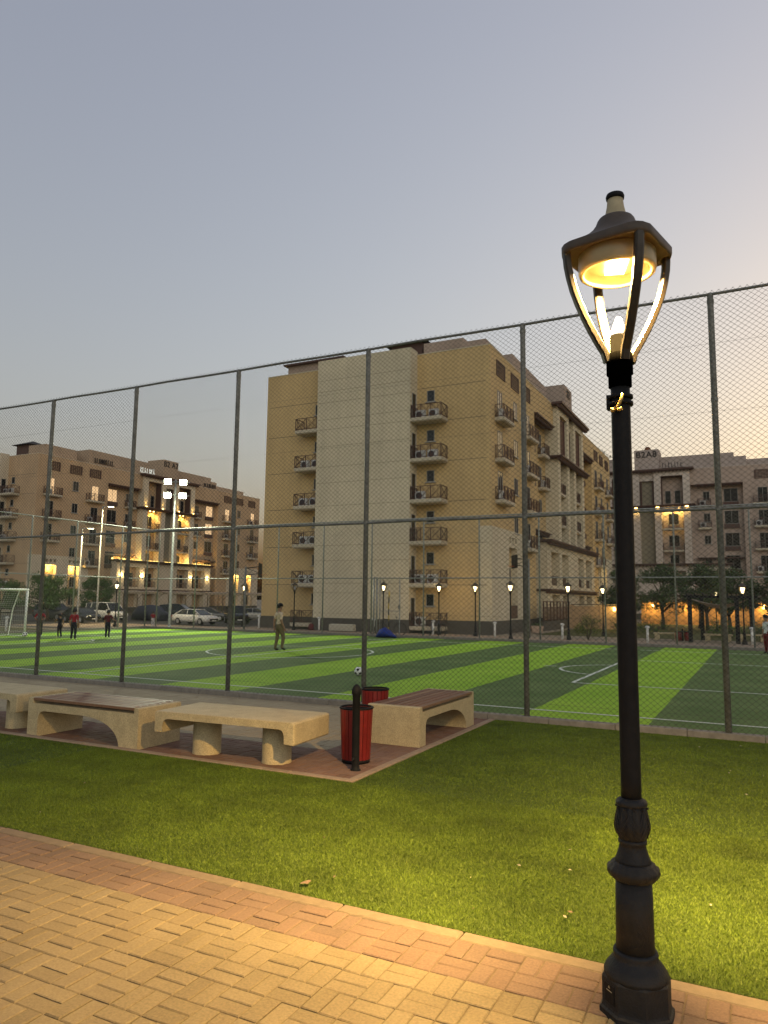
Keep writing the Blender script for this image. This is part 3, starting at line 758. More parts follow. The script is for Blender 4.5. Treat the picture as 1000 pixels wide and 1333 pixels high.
def bicycle(loc, rz, label):
    t = thing('bicycle', label, 'bicycle', loc, rz, 'bicycles by the far fence')
    for s in (-.52,.52):
        m = MB(); m.tube([(s+.33*math.cos(2*PI*k/24),0,.34+.33*math.sin(2*PI*k/24)) for k in range(25)], .018, 6)
        for k in range(8): m.tube([(s,0,.34),(s+.32*math.cos(PI*k/4),0,.34+.32*math.sin(PI*k/4))], .003, 3)
        m.build('wheel', TIRE, t)
    m = MB(); m.tube([(-.52,0,.34),(-.12,0,.30),(-.2,0,.78),(.34,0,.80),(-.12,0,.30)], .018, 6); m.tube([(-.52,0,.34),(-.2,0,.75)], .012, 6); m.tube([(.52,0,.34),(.36,0,.75),(.33,0,.95)], .016, 6)
    m.build('frame', mat('bike_paint', (.05,.06,.08), .35, .1, 9), t)
    m = MB(); m.tube([(.28,-.28,1.0),(.34,-.1,.96),(.34,.1,.96),(.28,.28,1.0)], .013, 6); m.build('handlebar', BLACK, t)
    m = MB(); m.loft([[(-.32,-.07,.83),(-.32,.07,.83),(-.32,.07,.87),(-.32,-.07,.87)],[(-.08,-.02,.85),(-.08,.02,.85),(-.08,.02,.875),(-.08,-.02,.875)]]); m.build('saddle', BLACK, t)
bicycle((-14.75,34.75,0), 1.15, 'dark bicycle leaning by the far fence, end-on, below the balconies')
bicycle((-17.4,35.1,0), .3, 'dark bicycle lying behind the open gate')
m = MB(); rr = []
for k, (w, h, x) in enumerate(((.1,.12,-.5),(.3,.42,-.3),(.36,.5,-.05),(.3,.34,.2),(.18,.16,.42),(.05,.06,.55))):
    rr.append([(x, w*math.cos(a)*1.0, max(.0, h*.5+h*.5*math.sin(a)+.03*math.sin(k*2+i))) for i, a in enumerate(np.linspace(0, 2*PI, 12, endpoint=False))])
m.loft(rr, 0, True, True); tag(m.build('sports_bag', mat('blue_cloth', (.012,.03,.19), .7, .2, 9), None, (-16.7,33.2,.005), .2), 'royal blue cloth bag heaped on the pitch edge beside the gate', 'bag')
m = MB(); m.loft([[(x*s+dx, y*s, z) for x, y in ((-.2,-.13),(.2,-.13),(.22,.1),(-.22,.1))] for s, dx, z in ((1,0,0),(1.05,.01,.2),(.9,.03,.42),(.45,.05,.55))], 0, True, True)
m.box(-.12,.12,-.16,-.12,.1,.3,0,.02)
tag(m.build('backpack', mat('red_black_cloth', (.10,.012,.012), .7, .3, 12), None, (-33.3,52.3,-.7)), 'dark red backpack standing at the foot of the middle block', 'bag')
m = MB()
for k in range(7): m.lathe([(.045,k*.46),(.045,(k+1)*.46-.0)], (.02*math.sin(k*1.3),0,0), 10, k % 2)
t = tag(m.build('warning_pole', [mat('yellow_pole_paint', (.5,.36,.03), .6, .2, 9), BLACK], None, (-25.68,51.5,-.7)), 'yellow and black banded pole beside the lamp before the pale slab', 'pole')
m = MB(); m.box(-1.15,1.15,-.25,.25,0,.52,bev=.03); m.box(-1.05,1.05,-.2,.2,.52,.56); tag(m.build('stone_block_seat', mat('pale_block', (.46,.42,.32), .85, .2, 9), None, (-30.4,52.5,-.7), .0), 'long pale stone block seat against the plinth of the middle block', 'seat')
def planter(loc, label, s=1.0):
    t = thing('planter', label, 'planter', loc, .4)
    m = MB(); m.loft([[(x*q*s,y*q*s,z*s) for x, y in ((-.5,-.4),(.5,-.4),(.5,.4),(-.5,.4))] for q, z in ((.85,0),(1,.5),(1,.56),(.9,.56),(.88,.46))]); m.build('pot', mat('pinkish_planter', (.42,.30,.22), .85, .2, 8), t)
    m = MB()
    for k in range(60):
        a = random.uniform(0,2*PI); r = random.uniform(0,.35)*s; l = random.uniform(.15,.4)*s
        m.add([(r*math.cos(a),r*math.sin(a),.5*s),(r*math.cos(a)+.05,r*math.sin(a),.5*s),(r*1.5*math.cos(a),r*1.5*math.sin(a),.5*s+l)], [(0,1,2)])
    m.build('plant', mat('planter_leaf', (.06,.09,.025), .7, .2, 9), t)
planter((-16.6,61.0,-.7), 'small square planter beside the entrance of the middle block')
# pergola with a sagging sail
t = thing('pergola', 'black garden pergola with a sagging beige shade sail', 'pergola', (-2.9,55.2,-.7))
for x, y in ((-1.25,-1.75),(1.6,-1.75),(-.75,2.2),(2.4,2.2)):
    m = MB(); m.box(x-.13,x+.13,y-.13,y+.13,0,2.95); m.build('post', BLACK, t)
m = MB()
for y in (-1.75,2.2): m.box(-1.6,2.8,y-.09,y+.09,2.951,3.10)
m.build('beam', BLACK, t)
m = MB()
for x in np.linspace(-1.4,2.6,9): m.box(x-.04,x+.04,-2.1,2.6,3.105,3.24)
m.build('rafters', BLACK, t)
m = MB(); NS = 9; vs = []
for i in range(NS):
    for j in range(NS):
        u, v = i/(NS-1), j/(NS-1); vs.append((-1.2+3.4*u, -1.7+3.8*v, 2.85-.62*math.sin(PI*u)*(.55+.45*math.sin(PI*v))))
m.add(vs, [(i*NS+j,(i+1)*NS+j,(i+1)*NS+j+1,i*NS+j+1) for i in range(NS-1) for j in range(NS-1)], 0, True)
m.build('shade_sail', mat('beige_sail', (.42,.33,.24), .9, .1, 6), t)
def garden_seat(loc, rz, label):
    t = thing('garden_bench', label, 'bench', loc, rz, 'stone benches in the far garden')
    m = MB(); m.box(-.9,.9,-.25,.25,.38,.5,bev=.02); m.build('seat', STONE, t)
    for s in (-.65,.65):
        m = MB(); m.box(s-.16,s+.16,-.22,.22,0,.378); m.build('leg', STONE, t)
garden_seat((-5.9,55.9,-.7), .2, 'pale stone bench left of the pergola with red bins beside it')
garden_seat((-2.6,55.9,-.7), 0, 'pale stone bench under the pergola sail')
garden_seat((-.5,57.2,-.7), .1, 'pale stone bench at the right side of the pergola')
for x, y, lab in ((-5.0,54.9,'small red bin at the left end of the garden bench'),(-4.45,55.0,'small red bin beside the left pergola post')):
    m = MB(); m.lathe([(.2,0),(.23,.05),(.26,.6),(.23,.62),(.2,.5)], n=14); b = thing('garden_bin', lab, 'bin', (x,y,-.7), 0, 'red bins in the far garden'); m.build('tub', REDSLAT, b)
    m = MB(); m.lathe([(.265,.58),(.275,.6),(.265,.64),(.2,.64)], n=14); m.build('rim', BLACK, b)
m = MB(); m.lathe([(.06,0),(.06,.8),(.001,.85)], n=10); tag(m.build('garden_post', BLACK, None, (-4.75,54.6,-.7)), 'short black post between the two small red garden bins', 'post')
# ================================================================== PEOPLE
def person(label, loc, rz, H, pose, shirt, trousers, shoes, cap=None, hair=HAIR, sleeve=.5, short=False, stripe=None):
    """one continuous skinned body facing +y; pose moves the joints (fractions of the height)"""
    hs = 1.0 if H > 1.5 else 1.18
    J = {'pelvis':(0,0,.52),'spine':(0,.005,.61),'chest':(0,.0,.72),'neck':(0,-.005,.825),'jaw':(0,.012,.862),'head':(0,.008,.917),
         'shL':(-.108,0,.79),'elL':(-.135,-.015,.63),'wrL':(-.135,.02,.49),'haL':(-.133,.03,.445),
         'shR':(.108,0,.79),'elR':(.135,-.015,.63),'wrR':(.135,.02,.49),'haR':(.133,.03,.445),
         'hiL':(-.052,0,.49),'knL':(-.058,.01,.28),'anL':(-.06,-.01,.05),'toL':(-.065,.075,.018),
         'hiR':(.052,0,.49),'knR':(.058,.01,.28),'anR':(.06,-.01,.05),'toR':(.065,.075,.018)}
    J.update(pose)
    Rd = {'pelvis':.078,'spine':.070,'chest':.082,'neck':.030,'jaw':.045*hs,'head':.058*hs,'shL':.042,'elL':.030,'wrL':.019,'haL':.020,
          'hiL':.062,'knL':.043,'anL':.03,'toL':.019}
    for k in list(Rd):
        if k.endswith('L'): Rd[k[:-1]+'R'] = Rd[k]
    names = list(J); idx = {n: i for i, n in enumerate(names)}
    E = [('pelvis','spine'),('spine','chest'),('chest','neck'),('neck','jaw'),('jaw','head')]
    for s in 'LR': E += [('chest','sh'+s),('sh'+s,'el'+s),('el'+s,'wr'+s),('wr'+s,'ha'+s),('pelvis','hi'+s),('hi'+s,'kn'+s),('kn'+s,'an'+s),('an'+s,'to'+s)]
    me = bpy.data.meshes.new('p'); me.from_pydata([tuple(c*H for c in J[n]) for n in names], [(idx[a],idx[b]) for a, b in E], [])
    o = bpy.data.objects.new('p', me); COL.objects.link(o)
    sk = o.modifiers.new('s','SKIN'); sk.use_smooth_shade = True
    for n in names:
        v = me.skin_vertices[0].data[idx[n]]; r = Rd[n]*H; v.radius = (r, r*(.72 if n in ('pelvis','spine','chest') else 1.0)); v.use_root = n == 'pelvis'
    o.modifiers.new('u','SUBSURF').levels = 1
    dg = bpy.context.evaluated_depsgraph_get(); ev = o.evaluated_get(dg); bm_me = bpy.data.meshes.new_from_object(ev)
    bpy.data.objects.remove(o)
    P = {n: Vector(c)*H for n, c in J.items()}
    m = MB(); m.v = [tuple(v.co) for v in bm_me.vertices]
    def near(c):
        best = None
        for a, b in E:
            A, B = P[a], P[b]; d = B-A; t = max(0, min(1, (c-A).dot(d)/max(d.dot(d),1e-9)))
            q = (A+d*t-c).length/max(Rd[a]*(1-t)+Rd[b]*t, .01)
            if best is None or q < best[0]: best = (q, a, b, t)
        return best
    for f in bm_me.polygons:
        _, a, b, t = near(f.center); k = 0
        if a in ('pelvis','spine','chest') and b in ('spine','chest','neck') or b in ('shL','shR'): k = 1
        if a == 'pelvis' and b[:2] == 'hi': k = 2
        if a == 'pelvis' and b == 'spine' and t < .25: k = 2
        if a[:2] == 'sh' and t < max(sleeve*2, .2): k = 1
        if a[:2] == 'el' and sleeve > .9: k = 1
        if a[:2] == 'hi' or (a[:2] == 'kn' and not short): k = 2
        if a[:2] == 'an': k = 3
        if b == 'neck' and t > .75: k = 0
        m.f.append(tuple(f.vertices)); m.m.append(k); m.sm.append(True)
    bpy.data.meshes.remove(bm_me)
    for s, sx in (('L',-1),('R',1)):                  # five fingers on each palm
        h = P['ha'+s]; d = (P['ha'+s]-P['wr'+s]).normalized()
        for q in range(4):
            off = Vector((0,(q-1.5)*.009*H,0)); l = (.042,.050,.047,.036)[q]*H
            m.tube([h+off*.8, h+off+d*l*.55, h+off*1.05+d*l+Vector((-sx*.008*H,0,0))], [.0062*H,.0055*H,.004*H], 5)
        m.tube([h+Vector((0,.012*H,.012*H)), h+Vector((-sx*.004*H,.026*H,.0))+d*.01*H, h+Vector((-sx*.006*H,.030*H,-.012*H))+d*.014*H], [.0075*H,.0065*H,.0045*H], 5)
    hd = P['head']; r = .058*hs*H
    m.loft([[tuple(hd+Vector((x*r,y*r,z*r))) for x, y, z in ((-.14,.95,.12),(.14,.95,.12),(.18,.92,-.32),(-.18,.92,-.32))],[tuple(hd+Vector((x*r,y*r,z*r))) for x, y, z in ((-.05,1.05,.1),(.05,1.05,.1),(.1,1.32,-.25),(-.1,1.32,-.25))]], 0)
    for sx in (-1,1):
        m.sphere(hd+Vector((sx*1.02*r,-.05*r,-.15*r)), r*.26, 6, 0, .45, .8, 1.2)
        m.sphere(hd+Vector((sx*.36*r,.90*r,.08*r)), r*.12, 6, 4)
    m.sphere(hd+Vector((0,.86*r,-.58*r)), r*.16, 6, 5, 1.6, .6, .5)
    t = thing('person', label, 'person', loc, rz)
    m.build('body', [SKIN, shirt, trousers, shoes, BLACK, mat('lips', (.2,.08,.06), .6, 0)], t)
    m = MB(); rings = []
    for k in range(7):
        a = -.05+k*(PI/2)/6.0
        rr = []
        for i in range(16):
            b = 2*PI*i/16; fy = math.sin(b)
            zz = math.sin(a)*1.02+(.34 if fy > .45 else (-.66*(1-fy)*.5 if fy < .3 else -.1))*(1-k/6)
            rr.append(tuple(hd+Vector((1.045*math.cos(a)*math.cos(b)*r, (1.045*math.cos(a)*math.sin(b)-.05)*r, zz*r+.12*r))))
        rings.append(rr)
    m.loft(rings, 0, True, True); m.build('hair', hair, t)
    if cap:
        m = MB(); m.lathe([(1.16*r,.18*r),(1.14*r,.55*r),(.9*r,.98*r),(.5*r,1.22*r),(.001,1.28*r)], tuple(hd), 16)
        m.loft([[tuple(hd+Vector((x*r,y*r,z*r))) for x, y, z in ((-.8,.7,.26),(.8,.7,.26),(.8,.7,.2),(-.8,.7,.2))],[tuple(hd+Vector((x*r,y*r,z*r))) for x, y, z in ((-.45,1.9,.12),(.45,1.9,.12),(.45,1.9,.07),(-.45,1.9,.07))]])
        m.build('cap', cap, t)
    if stripe:
        for s, sx in (('L',-1),('R',1)):
            a, b, c = P['hi'+s], P['kn'+s], P['an'+s]; q = Vector((sx*1.0,0,0))*H
            m = MB(); m.tube([a+q*.063, b+q*.045, c+q*.032+Vector((0,0,.02*H))], .008*H, 5); m.build('trouser_stripe', stripe, t)
    return t
cl = lambda n, c: mat(n, c, .85, .2, 18)
NAVY = cl('navy_cloth', (.010,.011,.020)); RED = cl('red_jersey', (.26,.012,.022)); KHAKI = cl('olive_khaki_cloth', (.135,.105,.05)); DKRED = cl('red_black_jersey', (.09,.012,.018))
SHOE = mat('dark_shoe', (.012,.012,.012), .6, .1, 20); WSHOE = mat('white_shoe', (.55,.55,.52), .6, .1, 20)
CREAM = cl('cream_shirt', (.56,.44,.30)); WHITEC = cl('white_cloth', (.5,.5,.48)); OCHREC = cl('yellow_shorts', (.32,.22,.03))
person('man in a cream shirt, khaki trousers and dark cap walking on the pitch', (-15.55,22.3,0), -.55, 1.74,
       {'elL':(-.14,-.05,.64),'wrL':(-.135,-.06,.50),'haL':(-.13,-.055,.455),'elR':(.135,-.02,.63),'wrR':(.13,.05,.49),'haR':(.128,.065,.447),
        'knL':(-.062,-.01,.28),'anL':(-.066,-.055,.05),'toL':(-.075,.03,.018),'knR':(.066,.075,.285),'anR':(.07,.035,.065),'toR':(.075,.12,.03)},
       CREAM, KHAKI, SHOE, cap=BLACK, sleeve=.45)
person('child goalkeeper in a red shirt and dark trousers beside the goal post', (-29.8,23.5,0), -2.4, 1.32,
       {'elL':(-.17,.02,.66),'wrL':(-.12,.10,.60),'haL':(-.08,.12,.59),'elR':(.17,.02,.66),'wrR':(.12,.10,.60),'haR':(.08,.12,.59)}, RED, NAVY, WSHOE)
person('small child in a dark vest reaching out with one arm near the goal', (-28.45,23.5,0), 1.35, 1.1,
       {'elL':(-.14,.09,.68),'wrL':(-.13,.2,.63),'haL':(-.125,.25,.62),'knR':(.06,.04,.28),'anR':(.06,-.04,.05)}, NAVY, NAVY, WSHOE, sleeve=.1)
person('child in a red shirt seen from behind standing before the van', (-26.6,22.7,0), .3, 1.36, {'anL':(-.075,-.01,.05),'toL':(-.085,.07,.018)}, RED, NAVY, WSHOE)
person('child in dark clothes partly hidden behind the red shirted child', (-27.2,23.2,0), .5, 1.32, {}, NAVY, NAVY, SHOE)
person('child in a red and black shirt and striped tracksuit trousers with back turned', (-26.4,24.4,0), .2, 1.3,
       {'elR':(.19,-.01,.68),'wrR':(.24,.02,.63),'haR':(.27,.03,.615)}, DKRED, NAVY, WSHOE, stripe=WHITEC)
person('child in a pale shirt and yellow shorts beyond the pitch fence', (-42.8,36.8,gz(-42.8,36.8)), .9, 1.25, {'elL':(-.16,.05,.66),'wrL':(-.14,.13,.62),'haL':(-.13,.16,.61)}, WHITEC, OCHREC, WSHOE, short=True)
person('person in a white shirt and red shorts at the right edge of the photo', (.22,31.9,0), 2.2, 1.5, {}, WHITEC, cl('red_shorts', (.12,.012,.012)), SHOE, short=False)
person('person in a red top and pale trousers standing by the car park posts', (-46.8,48.2,-.7), .6, 1.35, {'elL':(-.16,.05,.66),'wrL':(-.1,.12,.6)}, RED, WHITEC, SHOE)

# ================================================================== CARS
def car(label, loc, rz, kind, paint):
    t = thing('parked_car', label, 'car', loc, rz, 'cars parked under the shade roofs')
    m = MB()
    if kind == 'sedan':
        L, W, zb = 4.75, .91, .24
        low = [(-2.37,.52,.70,.80),(-2.25,.30,.92,.95),(-1.6,.24,.98,1.0),(-.6,.24,.96,1.0),(.6,.24,.95,1.0),(1.2,.24,.93,1.0),(1.9,.26,.84,.97),(2.25,.32,.72,.9),(2.37,.45,.60,.75)]
        cab = [(-1.95,.98),(-1.15,1.40),(-.2,1.46),(.45,1.42),(1.35,.95)]; wx = (-1.42,1.42); wr = .325
    elif kind == 'suv':
        L, W, zb = 4.9, .96, .3
        low = [(-2.4,.5,.95,.88),(-2.3,.36,1.10,.97),(-1.6,.3,1.12,1.0),(0,.3,1.1,1.0),(1.0,.3,1.08,1.0),(1.8,.32,1.03,.98),(2.3,.38,.9,.92),(2.45,.5,.75,.8)]
        cab = [(-2.3,1.1),(-2.05,1.68),(-.5,1.80),(.3,1.76),(1.2,1.1)]; wx = (-1.45,1.5); wr = .39
    else:
        L, W, zb = 5.2, .97, .3
        low = [(-2.6,.5,1.1,.94),(-2.55,.36,1.15,.98),(-1.6,.3,1.14,1.0),(0,.3,1.12,1.0),(1.3,.3,1.08,1.0),(2.0,.32,1.0,.97),(2.45,.38,.85,.9),(2.6,.5,.7,.8)]
        cab = [(-2.56,1.14),(-2.48,1.86),(-1.0,1.95),(.9,1.92),(1.75,1.08)]; wx = (-1.55,1.65); wr = .36
    rings = []
    for x, z0, z1, wf in low:
        w = W*wf; h = z1-z0
        rings.append([(x,-w*.9,z0),(x,-w,z0+h*.3),(x,-w*.985,z0+h*.75),(x,-w*.9,z1),(x,w*.9,z1),(x,w*.985,z0+h*.75),(x,w,z0+h*.3),(x,w*.9,z0)])
    m.loft(rings, 0, True, True)
    # roof and pillars in body paint
    tops = cab[1:-1]
    wt = W*.72; m.loft([[(x,-wt,z-.06),(x,-wt*.93,z+.004),(x,wt*.93,z+.004),(x,wt,z-.06)] for x, z in tops], 0, True, True)
    wb = W*.90
    def pil(x0, z0, x1, z1):
        for s in (-1,1): m.bar((x0,s*(wb-.005),z0),(x1,s*(wt+.01),z1-.03), .06,.09)
    pil(cab[0][0]+.05, cab[0][1]-.02, cab[1][0], cab[1][1]); pil(cab[-1][0]-.05, cab[-1][1]-.02, cab[-2][0], cab[-2][1])
    xm = (cab[0][0]+cab[-1][0])/2; pil(xm, cab[0][1]-.03, xm-.03, max(z for _, z in cab)-.02)
    if kind != 'sedan': pil(cab[0][0]+.95, cab[0][1]-.03, cab[0][0]+1.0, cab[1][1]+.04)
    m.build('body', paint, t)
    m = MB()
    for s in (-1,1):
        vs = [(x, s*(wb if i in (0,len(cab)-1) else wt), z-(0 if i in (0,len(cab)-1) else .03)) for i, (x, z) in enumerate(cab)]
        m.add(vs, [tuple(range(len(vs)))])
    for i, k in ((0,1),(len(cab)-1,len(cab)-2)):
        a, b = cab[i], cab[k]
        m.add([(a[0],-wb,a[1]),(a[0],wb,a[1]),(b[0],wt,b[1]-.03),(b[0],-wt,b[1]-.03)], [(0,1,2,3)])
    m.build('windows', GLASS, t)
    for x in wx:
        for s in (-1,1):
            y = s*(W-.02)
            m = MB(); rings = [[(x+r*math.cos(2*PI*k/20), y+d, wr+r*math.sin(2*PI*k/20)) for k in range(20)] for r, d in ((wr*.6,s*.03),(wr*.66,s*.035),(wr*.93,s*.03),(wr,s*.0),(wr,-s*.2))]
            m.loft(rings); w = m.build('wheel', TIRE, t)
            m = MB(); m.loft([[(x+r*math.cos(2*PI*k/20), y+d, wr+r*math.sin(2*PI*k/20)) for k in range(20)] for r, d in ((wr*.62,s*.036),(wr*.5,s*.03),(wr*.15,s*.045))])
            m.build('rim', RIM, w)
    xe = low[-2][0]; ze = low[-2][2]; wf = W*low[-2][3]
    for s in (-1,1):
        m = MB(); m.box(xe-.12,xe+.06, min(s*wf*.5,s*wf*.97), max(s*wf*.5,s*wf*.97), ze-.2, ze-.06, bev=.02); m.build('headlight', mat('headlamp_glass', (.5,.5,.5), .15, 0), t)
        xr = low[1][0]; zr = low[1][2]; wq = W*low[1][3]
        m = MB(); m.box(xr-.07,xr+.1, min(s*wq*.6,s*wq*.99), max(s*wq*.6,s*wq*.99), zr-.26, zr-.08, bev=.02); m.build('tail_light', mat('tail_lamp', (.25,.01,.01), .2, 0), t)
        m = MB(); xm2 = cab[-1][0]-.28; m.box(xm2-.08,xm2+.08, min(s*W*.95,s*W*1.16), max(s*W*.95,s*W*1.16), cab[-1][1]+.02, cab[-1][1]+.14, bev=.02); m.build('mirror', paint, t)
    m = MB(); m.box(low[-1][0]-.03,low[-1][0]+.02,-.55,.55,.42,.58); m.build('grille', BLACK, t)
    m = MB(); m.box(low[-1][0]+.021,low[-1][0]+.03,-.26,.26,.36,.47); m.build('number_plate', WHITEP, t)
    return t
PW = mat('white_car_paint', (.62,.60,.55), .25, .04, 3, spec=.6); PB = mat('black_car_paint', (.014,.015,.018), .2, .04, 3, spec=.6)
PG = mat('grey_car_paint', (.10,.10,.105), .25, .04, 3, spec=.6); PS = mat('silver_car_paint', (.36,.35,.33), .25, .04, 3, spec=.6)
car('white sedan parked side-on left of the road between two pale posts', (-48.3,55.3,-.7), -.05, 'sedan', PW)
car('white long-roofed van parked behind the children', (-62.2,57.2,-.7), -.12, 'van', PW)
car('black car low in front of the white van', (-59.5,51.6,-.7), -.2, 'sedan', PB)
car('dark grey sedan parked just right of the white sedan', (-54.6,64.6,-.7), .5, 'sedan', PG)
car('black high car with its nose towards the pitch, beside the garden lamp', (-47.4,60.4,-.7), -.75, 'suv', PB)
car('silver sedan furthest right in the row, behind the garden lamp', (-50.8,68.6,-.7), .2, 'sedan', PS)
car('dark grey car far left behind the goal', (-66.5,54.2,-.7), 0, 'suv', PG)
car('dark car parked deep under the shade roof behind the sheeted car', (-60.5,66.5,-.7), .4, 'suv', PB)
t = thing('covered_car', 'car wrapped in a dark navy sheet beside the floodlight mast', 'car', (-60.6,62.0,-.7), -.15)
m = MB(); rings = []
for x, z, w in ((-2.4,.75,.75),(-2.1,1.1,.92),(-1.2,1.62,.95),(0,1.70,.96),(.8,1.6,.95),(1.5,1.08,.95),(2.1,.95,.9),(2.4,.6,.7)):
    rings.append([(x,-w*(1.05+.03*math.sin(x*7)),.02),(x,-w,z*.55),(x,-w*.8,z*.95),(x,0,z),(x,w*.8,z*.95),(x,w,z*.55),(x,w*(1.05+.03*math.cos(x*6)),.02)])
m.loft(rings, 0, True, True); m.build('sheet', mat('navy_sheet', (.02,.024,.04), .6, .3, 3, .5, 4), t)
# shade roofs over the cars
FAB = mat('pale_shade_fabric', (.34,.27,.19), .9, .15, 2); CPOST = mat('cream_canopy_post', (.44,.36,.24), .6, .1, 5)
def shade(loc, label, L=9.0, rz=PI/2):
    t = thing('car_shade', label, 'shade roof', loc, rz, 'curved shade roofs of the car park')
    m = MB(); NS = 14; vs = []
    for i in range(NS+1):
        for j in range(9):
            x = -L/2+L*i/NS; v = j/8; vs.append((x, -2.6+5.2*v, 3.0+.55*math.sin(PI*(.12+.7*v))-.10*math.sin(PI*((i*3/NS) % 1.0))))
    m.add(vs, [(i*9+j,(i+1)*9+j,(i+1)*9+j+1,i*9+j+1) for i in range(NS) for j in range(8)], 0, True)
    m.build('fabric_roof', FAB, t)
    m = MB(); m.box(-L/2,L/2,-2.66,-2.605,3.0,3.28); m.build('front_edge', CPOST, t)
    for x in np.linspace(-L/2+.3, L/2-.3, 4):
        m = MB(); m.lathe([(.08,0),(.07,3.0)], (x,2.3,0), 10); m.build('post', CPOST, t)
        m = MB(); m.tube([(x,2.3,2.1),(x,1.5,2.8),(x,.3,3.2),(x,-1.2,3.24),(x,-2.5,3.04)], .05, 6); m.build('arched_arm', CPOST, t)
    return t
sh = shade((-83.5,71.0,-.7), 'curved shade roof at the left end, above the white van')
for y, lab in ((80.6,'curved shade roof second from the left, above the sheeted car'),(90.2,'curved shade roof third from the left, above the white sedan'),
               (99.8,'curved shade roof fourth from the left, left of the garden lamp'),(109.4,'curved shade roof at the right end, behind the garden lamp')):
    dup(sh, lab, (-83.5,y,-.7), PI/2)

# ================================================================== TREES AND SHRUBS
def leaf_mat(name, a, b): return island_mat(name, [a, ((a[0]+b[0])/2,(a[1]+b[1])/2,(a[2]+b[2])/2), b], .7, .25, 1.2, 0)
LEAFA = leaf_mat('grey_green_leaves', (.035,.062,.020), (.11,.155,.055)); LEAFB = leaf_mat('fresh_green_leaves', (.04,.07,.012), (.14,.17,.03)); LEAFC = leaf_mat('deep_green_leaves', (.025,.07,.014), (.075,.15,.03))
def leaves(m, centres, n, size, droop=.3):
    for c, r in centres:
        for _ in range(n):
            d = Vector((random.gauss(0,1),random.gauss(0,1),random.gauss(0,1))).normalized()*r*random.random()**.4
            d.z *= .72; p = c+d-Vector((0,0,droop*random.random()**2*r))
            u = Vector((random.uniform(-1,1),random.uniform(-1,1),random.uniform(-1,.4))).normalized(); v = u.cross(Vector((random.uniform(-1,1),random.uniform(-1,1),1))).normalized()
            l = size*random.uniform(.6,1.4); w = l*.42
            m.add([tuple(p-u*l*.5),tuple(p+v*w*.5),tuple(p+u*l*.5),tuple(p-v*w*.5)], [(0,1,2,3)])
def tree(label, loc, H, R, trunk=1.6, lm=None, n=34, nb=26, size=.26, group='trees around the garden and car park', lean=0):
    t = thing('tree', label, 'tree', loc, random.uniform(0,6), group)
    m = MB(); m.tube([(0,0,-.1),(.05,.02,trunk*.5),(.0+lean,.08,trunk)], [.2,.15,.13], 9)
    cents = []
    for k in range(nb):
        a = random.uniform(0,2*PI); q = random.random()**.5; zz = trunk+(H-trunk)*random.uniform(.12,.93)
        shrink = math.sin(PI*min(1,.25+.72*(zz-trunk)/(H-trunk)))
        e = Vector((q*R*shrink*math.cos(a)+lean, q*R*shrink*math.sin(a), zz)); cents.append((e, R*random.uniform(.20,.36)))
    for e, r in cents[:12]:
        mid = Vector((lean+e.x*.35, e.y*.35, trunk+(e.z-trunk)*.6)); m.tube([(lean,.08,trunk-.1), tuple(mid), tuple(e)], [.09,.055,.02], 6)
    m.build('trunk', BARK, t)
    m = MB(); leaves(m, cents, n*5, size); m.build('crown', lm or LEAFA, t)
    return t
tree('broad drooping grey-green tree just right of the big lamp post', (-8.6,78.5,-.7), 6.2, 3.6, 1.7, n=60)
tree('tree half hidden behind the big lamp post, left of the drooping tree', (-13.2,82.5,-.7), 6.0, 2.6, 1.7, n=45)
tree('dark bushy tree behind the left posts of the pergola', (-4.6,80,-.7), 6.4, 3.0, 1.6, n=50)
tree('dark tree rising behind the middle of the pergola', (-2.4,74,-.7), 5.8, 2.8, 1.5, n=50)
tree('dark tree at the right edge behind the pergola', (1.2,72,-.7), 5.6, 3.0, 1.4, n=45)
tree('green tree behind the white goal at the foot of the left block', (-65.5,52.5,-.7), 4.9, 3.2, 1.3, LEAFC, n=46, size=.24)
tree('smaller green tree between the left tree and the white van', (-67.5,60.5,-.7), 4.9, 2.4, 1.2, LEAFC, n=46, size=.24)
tree('leafy dark tree cut by the left edge behind the goal net', (-69.5,50.0,-.7), 4.3, 2.6, 1.1, LEAFC, n=40, size=.24)
def bush(label, loc, H, R, lm=LEAFB, group='low shrubs beyond the pitch'):
    t = thing('shrub', label, 'shrub', loc, random.uniform(0,6), group)
    m = MB()
    for k in range(7):
        a = k*.9; m.tube([(0,0,-.05),(R*.3*math.cos(a),R*.3*math.sin(a),H*.4),(R*.6*math.cos(a),R*.6*math.sin(a),H*.8)], [.03,.02,.008], 5)
    m.build('stems', BARK, t)
    m = MB(); c = [(Vector((random.uniform(-.6,.6)*R,random.uniform(-.6,.6)*R,H*random.uniform(.2,.8))), R*.42) for _ in range(14)]
    leaves(m, c, 70, .15); m.build('foliage', lm, t)
bush('bright green bush growing beside the lit garden lamp and brick wall', (-10.7,52.6,-.7), 1.9, 1.05)
bush('dark green shrub under the trees left of the pergola', (-8.0,67.0,-.7), 1.6, 1.9, LEAFC)
bush('dark clipped shrub beside the lamp post among the trees', (-10.2,66.0,-.7), 1.3, 1.5, LEAFC)
bush('dark shrub seen through the pergola', (-2.2,63.5,-.7), 1.5, 1.8, LEAFC)
bush('dark shrub at the right behind the pergola posts', (.2,61.0,-.7), 1.5, 1.6, LEAFA)
t = thing('rooftop_tree', 'thin bare-looking tree top rising behind the far end of the middle block', 'tree', (-20.6,113,-.7))
m = MB(); m.tube([(0,0,0),(.3,0,12),(0,.2,21)], [.3,.22,.12], 8)
c = []
for k in range(14):
    e = Vector((random.uniform(-1.9,1.9),random.uniform(-1.9,1.9),random.uniform(21.5,26.3))); m.tube([(0,.2,20),tuple(e*.5+Vector((0,0,11))),tuple(e)], [.08,.05,.02], 5); c.append((e,.55))
